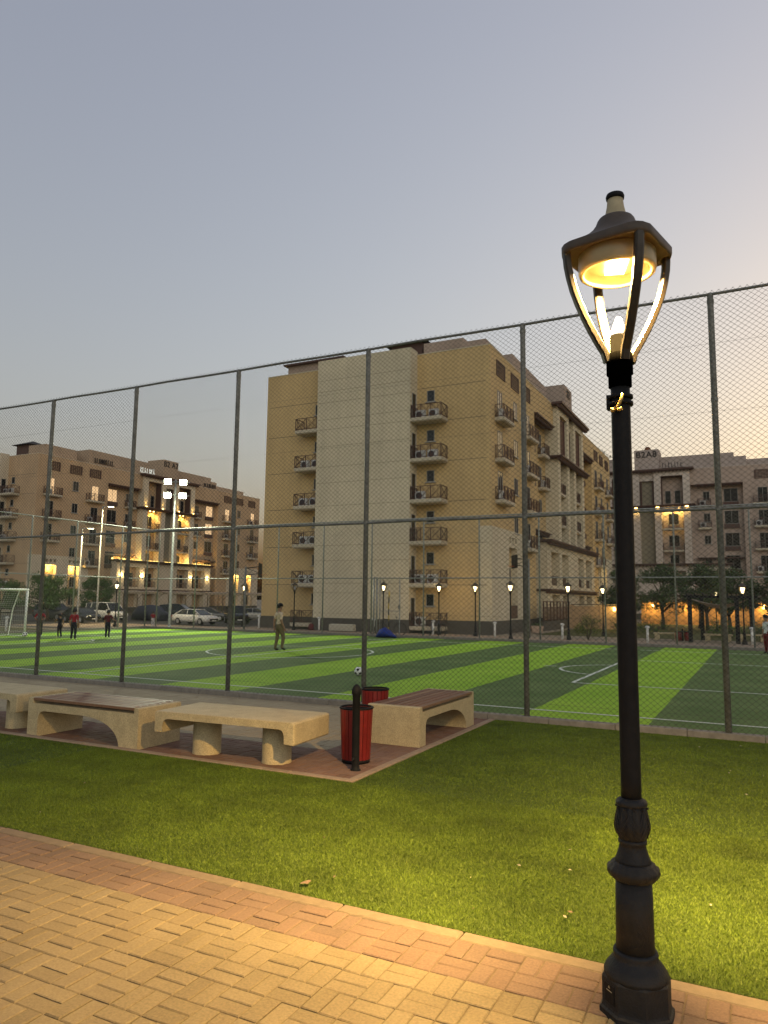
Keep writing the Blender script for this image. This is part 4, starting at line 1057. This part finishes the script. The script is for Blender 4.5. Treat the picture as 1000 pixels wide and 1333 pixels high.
m.build('trunk', BARK, t); m = MB(); leaves(m, c, 12, .3); m.build('crown', LEAFA, t)
# ================================================================== APARTMENT BLOCKS
ZB = [16.45, 13.07, 9.69, 6.31, 2.93]
LH = 26.7; WD = 21.8
def holes_wall(m, u0, u1, z0, z1, y, holes, depth, mw, mb):
    us = sorted({u0, u1}|{h[0] for h in holes}|{h[1] for h in holes}); zs = sorted({z0, z1}|{h[2] for h in holes}|{h[3] for h in holes})
    for a, b in zip(us, us[1:]):
        for c, d in zip(zs, zs[1:]):
            if any(h[0]-1e-6 <= a and b <= h[1]+1e-6 and h[2]-1e-6 <= c and d <= h[3]+1e-6 for h in holes): continue
            m.add([(a,y,c),(b,y,c),(b,y,d),(a,y,d)], [(0,1,2,3)], mw)
    for a, b, c, d in holes:
        q = y+depth
        m.add([(a,y,c),(b,y,c),(b,y,d),(a,y,d),(a,q,c),(b,q,c),(b,q,d),(a,q,d)], [(0,4,5,1),(1,5,6,2),(2,6,7,3),(3,7,4,0)], mw)
        m.add([(a,q,c),(b,q,c),(b,q,d),(a,q,d)], [(0,1,2,3)], mb)
_cache = {}
def cached(key, fn):
    if key not in _cache: _cache[key] = fn()
    return _cache[key]
def window(par, u, z, w, h, y, lit=False, rz=0.0, sill=True, pos=None):
    """frame with mullion set on a wall that faces -y; the glass is its sub-part"""
    def fr():
        m = MB(); f = .036
        m.box(-w/2-.01,-w/2+f,-.05,.02,0,h); m.box(w/2-f,w/2+.01,-.05,.02,0,h); m.box(-w/2+f,w/2-f,-.05,.02,h-f,h+.0); m.box(-w/2+f,w/2-f,-.05,.02,0,f)
        if w > .8: m.box(-.02,.02,-.045,.02,f,h-f)
        if h > 2.2: m.box(-w/2+f,-.03 if w > .8 else w/2-f,-.055,.02,h*.33,h*.33+.05)
        if sill: m.box(-w/2-.14,w/2+.14,-.13,.02,-.09,-.002)
        return m.mesh('window', PALEFRAME)
    def gl():
        m = MB(); m.box(-w/2+.032,w/2-.032,-.02,.01,.032,h-.032); return m.mesh('pane', GLASS)
    def gll():
        m = MB(); m.box(-w/2+.032,w/2-.032,-.02,.01,.032,h-.032); return m.mesh('pane', GLASSLIT)
    o = place('window', cached(('w',w,h,sill), fr), par, pos or (u,y,z), rz)
    place('pane', cached(('g',w,h,lit), gll if lit else gl), o)
def balcony(par, u, z, w, d, y, ac=0, rz=0.0, pos=None):
    def slab():
        m = MB(); m.box(-w/2,w/2,-d,0,0,.26); m.box(-w/2+.08,w/2-.08,-d+.08,0,-.07,-.002); return m.mesh('balcony', SLABM)
    def rail():
        m = MB(); z0, z1 = .27, 1.32; y1 = -d+.05; a, b = -w/2+.05, w/2-.05
        segs = [((a,0),(a,y1)),((a,y1),(b,y1)),((b,y1),(b,0))]
        for (x0,y0),(x1,y2) in segs:
            for zz in (z0+.08, z1): m.bar((x0,y0,zz),(x1,y2,zz),.05,.05)
            l = math.hypot(x1-x0,y2-y0); n = max(1,int(round(l/.95)))
            for k in range(n+1):
                t_ = k/n; px, py = x0+(x1-x0)*t_, y0+(y2-y0)*t_
                m.box(px-.03,px+.03,py-.03,py+.03,z0,z1)
                if k < n:
                    qx, qy = x0+(x1-x0)*(k+1)/n, y0+(y2-y0)*(k+1)/n
                    m.bar((px,py,z0+.1),(qx,qy,z1-.04),.035,.035); m.bar((px,py,z1-.04),(qx,qy,z0+.1),.03,.03)
                    mx, my = (px+qx)/2, (py+qy)/2
                    for j in (1,2,4,5): m.bar((px+(qx-px)*j/6,py+(qy-py)*j/6,z0+.1),(px+(qx-px)*j/6,py+(qy-py)*j/6,z1-.03),.018,.018)
        return m.mesh('railing', TRIM)
    def acm():
        m = MB(); m.box(-.42,.42,-.17,.17,0,.74,bev=.02)
        m.lathe([(.27,0),(.25,.012),(.001,.014)], (0,0,0), 16, 1)
        n0 = len(m.v)-16*3
        for i in range(n0, len(m.v)):
            x, yy, zz = m.v[i]; m.v[i] = (x-.08, -.172-zz, .37+yy)
        return m.mesh('air_conditioner', [ACM, ACF])
    o = place('balcony', cached(('b',w,d), slab), par, pos or (u,y,z), rz)
    place('railing', cached(('r',w,d), rail), o)
    for k in range(ac):
        place('air_conditioner', cached('ac', acm), o, (-w/2+.7+k*1.05+random.uniform(-.1,.1), -d*.45, .265), random.uniform(-.12,.12))
def sign_text(txt, par, loc, rz, size, material, ext=.04):
    c = bpy.data.curves.new('sign', 'FONT'); c.body = txt; c.size = size; c.extrude = ext; c.align_x = 'CENTER'; c.space_character = 1.08; c.offset = .012
    o = bpy.data.objects.new('sign', c); COL.objects.link(o)
    dg = bpy.context.evaluated_depsgraph_get(); me = bpy.data.meshes.new_from_object(o.evaluated_get(dg)); bpy.data.objects.remove(o)
    me.materials.clear(); me.materials.append(material)
    q = place('sign_lettering', me, par, loc, rz); q.rotation_euler = (PI/2, 0, rz); return q
def blurred_sign(par, u, z, w, h, y, material, seed):
    """rooftop lettering too far away to read: a row of upright strokes on a rail"""
    r = random.Random(seed); m = MB(); x = -w/2
    m.box(-w/2-.05,w/2+.05,-.04,.02,-.14,-.06)
    while x < w/2-.2:
        q = r.uniform(.16,.34); k = r.randint(0,3)
        m.box(x,x+.08,-.1,0,0,h*r.uniform(.75,1))
        if k: m.box(x+.08,x+q,-.1,0,h*.0,h*.14)
        if k > 1: m.box(x+.08,x+q,-.1,0,h*.6,h*.74)
        if k > 2: m.box(x+q,x+q+.07,-.1,0,0,h*.74)
        x += q+.2
    m.build('rooftop_lettering', material, par, (u,y,z))
SIGND = mat('dark_sign_letters', (.018,.014,.014), .6, .1, 5); SIGNL = mat('pale_sign_letters', (.6,.6,.55), .5, 0, emit=(.9,.95,.85), estr=.35)
def apartment(name, label, loc, rz, ochre, pale, pent, lit, tower=None, niches=((-23.5,1.9),(-19.4,2.0)), louvred=False, end=True, signs=()):
    t = thing('apartment_block', label, 'apartment block', loc, rz, 'apartment blocks around the pitch')
    # ---- walls
    m = MB()
    m.box(-LH,LH,.9,WD,-1.5,22.45)
    for s in (-1,1):
        a, b = sorted((s*LH, s*16.7)); m.box(a,b,0,.9,7.75,22.45)
        a, b = sorted((s*16.7, s*13.6)); m.box(a,b,0,.9,-1.5,22.45)
        a, b = sorted((s*13.6, s*6.3)); m.box(a,b,.0,.9,19.95,22.45)
    for z in (ZB[0]+.35+2.7, 13.2, 9.85, 6.45, 3.1, 16.6):      # control joints of the render
        for v0, v1 in ((.35,6.38),(15.42,WD-.3)): m.box(-LH-.004,-LH+.05,v0,v1,z-.02,z+.02,1)
    m.build('walls', [ochre, PLINTH], t)
    # coping on the parapets
    for q in ((-LH-.03,-6.95,-.03,.32),(6.95,LH,-.03,.32),(-LH-.03,-LH+.3,.322,6.35),(-LH-.03,-LH+.3,15.45,WD)):
        m = MB(); m.box(*q,22.452,22.53); m.build('parapet_coping', pale, t)
    # ---- plinth
    m = MB(); m.box(-LH-.05,-LH+.4,-.1,WD+.05,-1.6,.3); m.box(-LH+.4,-11.5,-.1,.9,-1.6,.3); m.box(11.5,LH+.05,-.1,.9,-1.6,.3)
    if end: m.box(-LH-1.45,-LH-.05,6.35,15.45,-1.6,.3)
    m.box(-11.45,11.45,-.56,.4,-1.6,.15)
    m.build('plinth', PLINTH, t)
    # ---- pale ground-floor panels with tall niches
    for s in (-1,1):
        m = MB(); hs = []
        for c, w in niches:
            c = c if s < 0 else -c
            hs.append((c-w/2, c+w/2, .4, 6.35))
            for k in (-1,0,1): hs.append((c+k*w*.36-w*.12, c+k*w*.36+w*.12, 6.75, 7.2))
        a, b = sorted((s*LH, s*16.7))
        holes_wall(m, a, b, .3, 7.75, -.06, hs, .55, 0, 1)
        for x in (a, b): m.add([(x,-.06,.3),(x,.9,.3),(x,.9,7.75),(x,-.06,7.75)], [(0,1,2,3)], 0)
        m.add([(a,-.06,7.75),(b,-.06,7.75),(b,.0,7.75),(a,.0,7.75)], [(0,1,2,3)], 0)
        m.build('ground_floor_panel', [pale, ochre], t)
        for c, w in niches:
            c = c if s < 0 else -c
            window(t, c+w*.12, 3.2, w*.5, 1.5, .49, sill=True); window(t, c+w*.12, .5, w*.5, 1.9, .49, sill=False)
            m = MB(); m.box(c-w/2+.02,c+w/2-.02,-.05,.02,.42,1.5) if louvred else m.box(c-w/2+.02,c+w/2-.02,.3,.36,2.6,2.75)
            m.build('niche_rail', TRIM, t)
            if lit == 'left':
                h_ = place('niche_lamp', cached(('nl',w), lambda: MB().box(-w*.4,w*.4,-.12,.12,-.05,0).mesh('niche_lamp', STRIP)), t, (c,.28,6.34))
                light('niche_light','POINT',(c,.1,5.9),130,WARM,t,.2)
    # ---- central bay
    m = MB()
    for a, b in ((-6.3,-5.3),(-2.1,-1.1),(1.1,2.1),(5.3,6.3)):
        m.box(a,b,-.5,.9,7.85,16.68); m.box(a,b,-.5,.9,16.96,22.28)
    m.box(-6.3,6.3,-.5,.9,21.5,22.28) if False else None
    for a, b in ((-5.3,-2.1),(2.1,5.3)): m.box(a,b,-.497,.9,21.5,22.277)
    m.box(-1.1,1.1,-.1,.9,20.9,22.277)
    m.build('bay_pilasters', pale, t)
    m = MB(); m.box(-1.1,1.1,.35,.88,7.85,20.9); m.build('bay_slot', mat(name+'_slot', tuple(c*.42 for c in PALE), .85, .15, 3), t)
    m = MB()
    for a, b in ((-.95,-.8),(.8,.95)): m.box(a,b,-.15,.36,17.0,20.9)
    m.box(-.95,.95,-.15,.36,20.75,20.9) if False else None
    m.build('slot_frame', TRIM, t)
    def ledge(a, b, z0, z1, y0, brk=True, nm='cornice'):
        m = MB(); m.box(a,b,y0,.9,z0+.1,z1); m.box(a+.15,b-.15,y0+.15,.9,z0,z0+.098)
        if brk:
            n = int((b-a)/.55)
            for k in range(n+1):
                x = a+.3+(b-a-.6)*k/n; m.box(x-.07,x+.07,y0+.18,y0+.6,z0-.2,z0-.002)
        m.build(nm, TRIM, t)
    ledge(-6.95,6.95,22.285,22.62,-1.15); ledge(-6.95,6.95,16.69,16.95,-1.1); ledge(-11.85,11.85,7.58,7.84,-1.15); ledge(-11.7,11.7,2.85,3.08,-.95,True)
    for s in (-1,1):
        a, b = sorted((s*13.58, s*6.98))
        ledge(a,b,19.7,19.94,-.35,True,'recess_canopy')
        ledge(*sorted((s*13.4, s*6.98)),8.55,8.75,.1,True,'lower_canopy')
    # lower stage of the bay
    m = MB(); hs = []
    for a, b in ((-9.8,-6.4),(-5.3,-2.4),(2.4,5.3),(6.4,9.8)):
        hs.append((a,b,3.45,6.75)); hs.append((a+.15,b-.15,.2,2.5))
    holes_wall(m, -11.4, 11.4, .15, 7.57, -.5, hs, .95, 0, 1)
    for x in (-11.4,11.4): m.add([(x,-.5,.15),(x,.9,.15),(x,.9,7.57),(x,-.5,7.57)], [(0,1,2,3)], 0)
    m.build('bay_lower_stage', [pale, ochre], t)
    for a, b in ((-9.8,-6.4),(-5.3,-2.4),(2.4,5.3),(6.4,9.8)):
        c = (a+b)/2
        window(t, c-.6, 3.5, .8, 2.3, .43, sill=False); window(t, c+.6, 3.5, .8, 2.3, .43, sill=False)
        m = MB(); m.box(a,b,-.2,-.15,4.35,4.42); m.box(a,b,-.2,-.15,3.5,3.56)
        for k in range(14): x = a+(b-a)*(k+.5)/14; m.box(x-.02,x+.02,-.19,-.16,3.56,4.35)
        m.build('stage_railing', TRIM, t)
    # portal fillings
    for s in (-1,1):
        c = s*3.7
        if louvred:
            m = MB(); a, b = c-1.5, c+1.5
            m.box(a,a+.2,-.25,-.1,16.98,21.45); m.box(b-.2,b,-.25,-.1,16.98,21.45); m.box(a+.2,b-.2,-.25,-.1,21.25,21.45)
            for k in range(16): z = 17.1+k*.26; m.box(a+.2,b-.2,-.22,-.12,z,z+.17)
            m.build('louvre_screen', mat('oxblood_louvre', (.085,.022,.016), .6, .2, 5), t)
        else:
            window(t, c-.7, 17.3, .8, 2.0, .88, sill=False); window(t, c+.7, 17.3, .8, 2.0, .88, sill=False)
            m = MB(); m.box(c-1.58,c-1.5,-.3,.86,16.97,21.48); m.box(c+1.5,c+1.58,-.3,.86,16.97,21.48); m.box(c-1.5,c+1.5,-.3,.86,21.4,21.48); m.build('portal_lining', TRIM, t)
        for k in (1,2):
            window(t, c, ZB[k]+.9, 1.5, 1.7, .88, lit=False); balcony(t, c, ZB[k], 3.1, .75, .45)
        if lit == 'left' or (lit == 'right' and s > 0):
            for q in (-.85,0,.85):
                m = MB(); m.lathe([(.07,-.12),(.09,0)], (0,0,0), 8); m.build('portal_lamp', ORANGELED, t, (c+q,.55,16.6))
            light('portal_light','SPOT',(c-.8,.15,16.45),300,WARM,t,.1,(math.radians(25),0,0),math.radians(110)); light('portal_light','SPOT',(c+.8,.15,16.45),300,WARM,t,.1,(math.radians(25),0,0),math.radians(110))
        window(t, c, 7.95, 1.3, 1.3, .88)
    # ---- recess columns and wings
    for s in (-1,1):
        for k, z in enumerate(ZB):
            if k < 5 and z > 3:
                window(t, s*11.9, z+.75, 1.9, 2.0, .88, lit=(lit == 'left' and (k == 0 or (k == 1 and s > 0))), sill=True)
                m_ = cached('sp', lambda: MB().box(-1.05,1.05,-.22,0,0,.62).mesh('spandrel', TRIM)); place('spandrel', m_, t, (s*11.9,.88,z+.1))
                window(t, s*8.5, z+1.15, .9, 1.3, .88)
                if k in (0,1): balcony(t, s*8.2, z, 1.9, .75, .88, ac=1)
            if k < 3:
                window(t, s*24.3, z+.3, 1.1, 2.4, 0, lit=(lit == 'left' and k == 0), sill=False); balcony(t, s*24.15, z, 2.8, .8, 0, ac=1 if k != 1 else 0)
            if k < 4: window(t, s*19.9, z+1.35, 1.0, 1.45, 0, lit=False)
            if z > 3:
                window(t, s*16.2, z+.3, 1.3, 2.3, 0, lit=(lit == 'left' and k == 0), sill=False); balcony(t, s*16.4, z, 3.0, .8, 0, ac=k % 2)
        for c in (24.0,20.0,16.3):
            m = MB(); m.box(-1.1,-1.0,-.09,.03,0,1.35); m.box(1.0,1.1,-.09,.03,0,1.35); m.box(-1.0,1.0,-.09,.03,1.27,1.35)
            for k in range(6): m.box(-1.0,1.0,-.08,.03,.03+k*.21,.12+k*.21)
            if not louvred:
                for k in range(6): m.box(-.9+k*.36,-.86+k*.36,-.05,.03,0,1.27)
            m.build('roof_grille', TRIM, t, (s*c,0,20.35))
    # ---- end wall with its projecting slab
    if end:
        m = MB(); m.box(-LH-1.4,-LH,6.4,15.4,.3,22.75)
        m.build('end_slab', pale, t)
        m = MB()
        for z in (20.9,19.9,18.9,17.4,16.5,15.0,13.2,11.8,9.8,8.4,6.4,5.1,3.2,2.4): m.box(-LH-1.404,-LH-1.35,6.45,15.35,z-.015,z+.015)
        m.build('slab_joints', mat('joint_shadow_gap', (.22,.185,.125), .9, .1, 4), t)
        for k, z in enumerate(ZB+[-.45]):
            # faces -u: turn the template by -90 degrees
            if z > 0:
                balcony(t, 0, 0, 2.75, 1.4, 0, ac=2 if k in (0,1,4) else (1 if k == 2 else 0), rz=-PI/2, pos=(-LH,5.02,z))
                balcony(t, 0, 0, 2.3, 1.4, 0, ac=2 if k != 0 else 0, rz=-PI/2, pos=(-LH,16.56,z))
            else:
                balcony(t, 0, 0, 2.75, 1.4, 0, ac=1, rz=-PI/2, pos=(-LH,5.02,z)); balcony(t, 0, 0, 2.3, 1.4, 0, rz=-PI/2, pos=(-LH,16.56,z))
            window(t, 0, 0, .66, .95, 0, rz=-PI/2, pos=(-LH,5.15,z+1.85)); window(t, 0, 0, .8, .95, 0, rz=-PI/2, pos=(-LH,16.05,z+1.85))
            window(t, 0, 0, .7, 2.2, 0, rz=PI, sill=False, pos=(-LH-.72,6.4,z+.3)) if False else window(t, 0, 0, .7, 2.2, 0, rz=0, sill=False, pos=(-LH-.72,6.4,z+.3))
    # ---- things on the roof
    def blk(nm, a, b, c, d, z0, z1, mt): m = MB(); m.box(a,b,c,d,z0,z1); return m.build(nm, mt, t)
    blk('penthouse',-23.6,-18.8,1.4,3.75,22.3,24.2,pent); blk('penthouse',-16.6,-3.9,1.2,14,22.3,25.0,pent)
    blk('stair_tower',-1.75,1.9,-.2,3.6,22.64,25.9,pent)
    blk('penthouse',1.92,12.5,1.2,14,22.3,24.8,pent); blk('penthouse',12.52,14.2,1.2,12,22.3,24.15,pent); blk('penthouse',14.22,25,3,14,22.3,23.9,pent)
    blk('penthouse',-22.7,-17,3.8,7.6,22.3,24.95,pent)
    p = blk('penthouse',-25.2,-17.5,14.6,20.6,22.3,23.8,pent); m = MB(); m.box(-25.6,-17.3,14.3,20.9,23.802,23.95); m.build('eave', TRIM, p)
    p = blk('roof_pavilion',-22.3,-18.9,7.9,11.0,22.3,25.3,TRIM); m = MB()
    m.add([(-22.9,7.3,25.31),(-18.3,7.3,25.31),(-18.3,11.6,25.31),(-22.9,11.6,25.31),(-20.6,9.45,26.25)], [(0,1,4),(1,2,4),(2,3,4),(3,0,4),(3,2,1,0)]); m.build('hip_roof', mat('dark_roof_tile', (.022,.016,.014), .7, .2, 4), p)
    m = MB(); m.lathe([(.55,25.9),(.55,26.15),(.42,26.5),(.2,26.7),(.001,26.75)], (.1,1.5,0), 14) if lit == 'right' else m.box(-.3,.3,.8,1.4,25.9,26.1)
    m.build('tower_cap', mat('rusty_cap', (.16,.06,.02), .7, .3, 6), t)
    if tower: sign_text(tower, t, (.07,-.22,24.7), 0, 1.35, SIGND)
    for sg in signs: blurred_sign(t, *sg)
    # ---- lamps on the walls
    if lit == 'left':
        for a, b in ((-11.2,-6.2),(-5.2,-2.2),(-1.0,1.0),(2.2,5.2),(6.2,11.2)):
            m = MB(); m.box(a,b,-.75,-.68,7.845,7.9); m.build('ledge_light', STRIP, t)
        for x in (-10,-7.5,-4.5,-1.5,1.5,4.5,7.5,10): light('ledge_glow','POINT',(x,-.35,8.1),110,WARM,t,.15)
        for x in (-6.0,5.85,10.4,-10.5):
            m = MB(); m.box(-.09,.09,-.16,-.02,-.3,.3); m.build('wall_lamp', ORANGELED, t, (x,-.5,5.4)); light('sconce_light','POINT',(x,-.8,5.4),70,(1,.75,.35),t,.1)
        for x in (-5.8,-2.0,2.0,5.8):
            m = MB(); m.lathe([(.1,0),(.12,.12)], (0,0,0), 8); m.build('up_lamp', ORANGELED, t, (x,-.75,16.96)); light('up_light','SPOT',(x,-.8,17.15),60,WARM,t,.08,(math.radians(172),0,0),math.radians(70))
    if lit == 'right':
        for x in (-1.6,1.6,5.8,-5.8):
            m = MB(); m.lathe([(.22,-.14),(.3,0)], (0,0,0), 10); m.build('down_lamp', ORANGELED, t, (x,-.75,16.62)); light('down_light','SPOT',(x,-.78,16.4),60,WARM,t,.1,(0,0,0),math.radians(100))
    if lit == 'centre':
        m = MB(); m.box(-.1,.1,-.14,-.02,-.2,.2); m.build('wall_lamp', ORANGELED, t, (20.5,0,5.6)); light('sconce_light','POINT',(20.5,-.6,5.4),40,WARM,t,.1)
    return t
OCH = (.54,.385,.18); PALE = (.57,.495,.345)
def tone(n, c, k, big=.06): return mat(n, tuple(a*b for a, b in zip(c, k)), .88, .08, 3.0, .3, 25, big=big*1.3, streak=.10)
apartment('left', 'lamplit apartment block at the left with glowing ledges and four storeys of balconies', (-92.5,97.6,0), PI/2,
          tone('warm_lit_render', (.50,.345,.20), (1,1,1)), tone('warm_lit_pale_render', (.60,.51,.37), (1,1,1)), tone('warm_lit_roof_render', (.42,.31,.21), (1,1,1)), 'left',  # same render as the centre block; warm light is put into its colours
          tower='B2 A7', signs=((-13.6,23.2,4.0,.75,1.15,SIGND,3),(-5.6,22.9,3.3,.8,-.3,SIGNL,5),(12.0,23.0,3.4,.7,1.0,SIGND,8)))
apartment('centre', 'big ochre apartment block in the middle with a pale windowless slab on its end wall', (-18.5,81.6,0), PI/2,
          tone('ochre_render', OCH, (1,1,1)), tone('pale_render', PALE, (1,1,1)), tone('pinkish_roof_render', (.36,.28,.22), (1,1,1)), 'centre',
          tower='B2', niches=((-21.0,2.3),(-17.6,1.0)), louvred=True)
apartment('right', 'dim brownish apartment block at the right with dark lettering on its roof tower', (-15.0,121,0), 0,
          tone('shaded_brown_render', (.41,.315,.25), (1,1,1)), tone('shaded_pale_render', (.52,.445,.375), (1,1,1)), tone('shaded_roof_render', (.40,.33,.285), (1,1,1)), 'right',  # same render again; backlit shade and haze are put into its colours
          tower='B2A8', signs=((4.1,22.75,3.2,.8,-.9,SIGND,4),))
# garden walls
def wall_thing(label, x0, x1, y, z0, z1, mt, th=.25):
    t = thing('garden_wall', label, 'wall', ((x0+x1)/2, y, 0)); L = x1-x0
    m = MB(); m.box(-L/2,L/2,0,th,z0-.5,z1); m.build('wall', mt, t)
    m = MB(); n = max(2,int(L/2.4))
    for k in range(n+1): x = -L/2+L*k/n; m.box(x-.2,x+.2,-.06,th+.06,z0-.5,z1+.12)
    m.build('piers', mt, t)
    m = MB(); m.box(-L/2-.02,L/2+.02,-.04,th+.04,z1+.122,z1+.2); m.build('coping', CONCRETE, t)
    return t
WALLM = mat('orange_wall_render', (.40,.22,.085), .88, .12, 3, .2, 20); 
w1 = wall_thing('long orange garden wall lit by lamps behind the trees at the right', -13.0, 14.0, 97.5, -.7, 2.0, WALLM)
for k in range(7):
    m = MB(); m.box(-.12,.12,-.2,-.07,-.2,.2); m.build('wall_lamp', ORANGELED, w1, (-12.3+k*4.1,0,1.5)); light('wall_light','POINT',(-12.3+k*4.1,-.9,1.3),130 if k < 5 else 40,WARM,w1,.15)
w2 = wall_thing('tan block garden wall beside the entrance of the middle block', -16.7, -10.8, 74.3, -.7, 1.45, mat('tan_block_wall', (.40,.27,.15), .9, .2, 2, .3, 14))
light('wall_light','POINT',(1.2,-.9,1.5),70,WARM,w2,.15)
m = MB(); m.box(-.1,.1,-.16,-.07,-.16,.16); m.build('wall_lamp', ORANGELED, w2, (1.2,0,1.2))
t = thing('entrance_screen', 'brown slatted entrance screen on a dark base at the foot of the middle block', 'screen', (-17.2,70.5,0), PI/2)
m = MB(); m.box(-5,5,0,.3,-1.4,.1); m.build('base', PLINTH, t)
m = MB()
for k in range(9): m.box(-5+k*1.25-.06,-5+k*1.25+.06,-.05,.05,.1,1.9)
for k in range(11): m.box(-5,5,-.03,.03,.2+k*.11,.28+k*.11)
m.box(-5,5,-.04,.04,1.82,1.9); m.build('slats', TRIM, t)
# ================================================================== SKY AND LIGHT
W = bpy.data.worlds.new('World'); scene.world = W; W.use_nodes = True
nt = W.node_tree; N = nt.nodes; L = nt.links; bg = N['Background']
SUN_AZ = math.radians(22); SUN_EL = math.radians(1.0)
sky = N.new('ShaderNodeTexSky'); sky.sky_type = 'NISHITA'; sky.sun_disc = False
sky.sun_elevation = SUN_EL; sky.sun_rotation = SUN_AZ; sky.air_density = 1.0; sky.dust_density = 6.0; sky.ozone_density = 1.0
# the phone's tone curve flattens the sky: a soft power per channel, then a slight tint
sep = N.new('ShaderNodeSeparateColor'); cmb = N.new('ShaderNodeCombineColor'); L.new(sky.outputs['Color'], sep.inputs['Color'])
for k, g in enumerate((.599, .681, .628)):
    pw = N.new('ShaderNodeMath'); pw.operation = 'POWER'; pw.inputs[1].default_value = g; L.new(sep.outputs[k], pw.inputs[0]); L.new(pw.outputs[0], cmb.inputs[k])
tint = N.new('ShaderNodeVectorMath'); tint.operation = 'MULTIPLY'; tint.inputs[1].default_value = (1.095, 1.082, 1.068); L.new(cmb.outputs['Color'], tint.inputs[0])
L.new(tint.outputs['Vector'], bg.inputs['Color']); bg.inputs['Strength'].default_value = .125
# added fill lamp, faint and very wide, brightens walls from behind the viewer
sl = bpy.data.lights.new('fill_sun', 'SUN'); sl.energy = .16; sl.angle = math.radians(60); sl.color = (1,.93,.80)
so = bpy.data.objects.new('fill_sun', sl); COL.objects.link(so); so.location = (0,0,40)
GA = math.radians(140); GE = math.radians(14)
d = Vector((math.sin(GA)*math.cos(GE), math.cos(GA)*math.cos(GE), math.sin(GE)))
so.rotation_euler = d.to_track_quat('Z','Y').to_euler()
scene.view_settings.view_transform = 'Standard'; scene.view_settings.look = 'None'; scene.view_settings.gamma = 1; scene.view_settings.use_curve_mapping = False
scene.view_settings.exposure = 2.5
scene.cycles.max_bounces = 5; scene.cycles.diffuse_bounces = 3; scene.cycles.glossy_bounces = 2; scene.cycles.transmission_bounces = 2
scene.cycles.sample_clamp_indirect = 4; scene.cycles.use_denoising = True
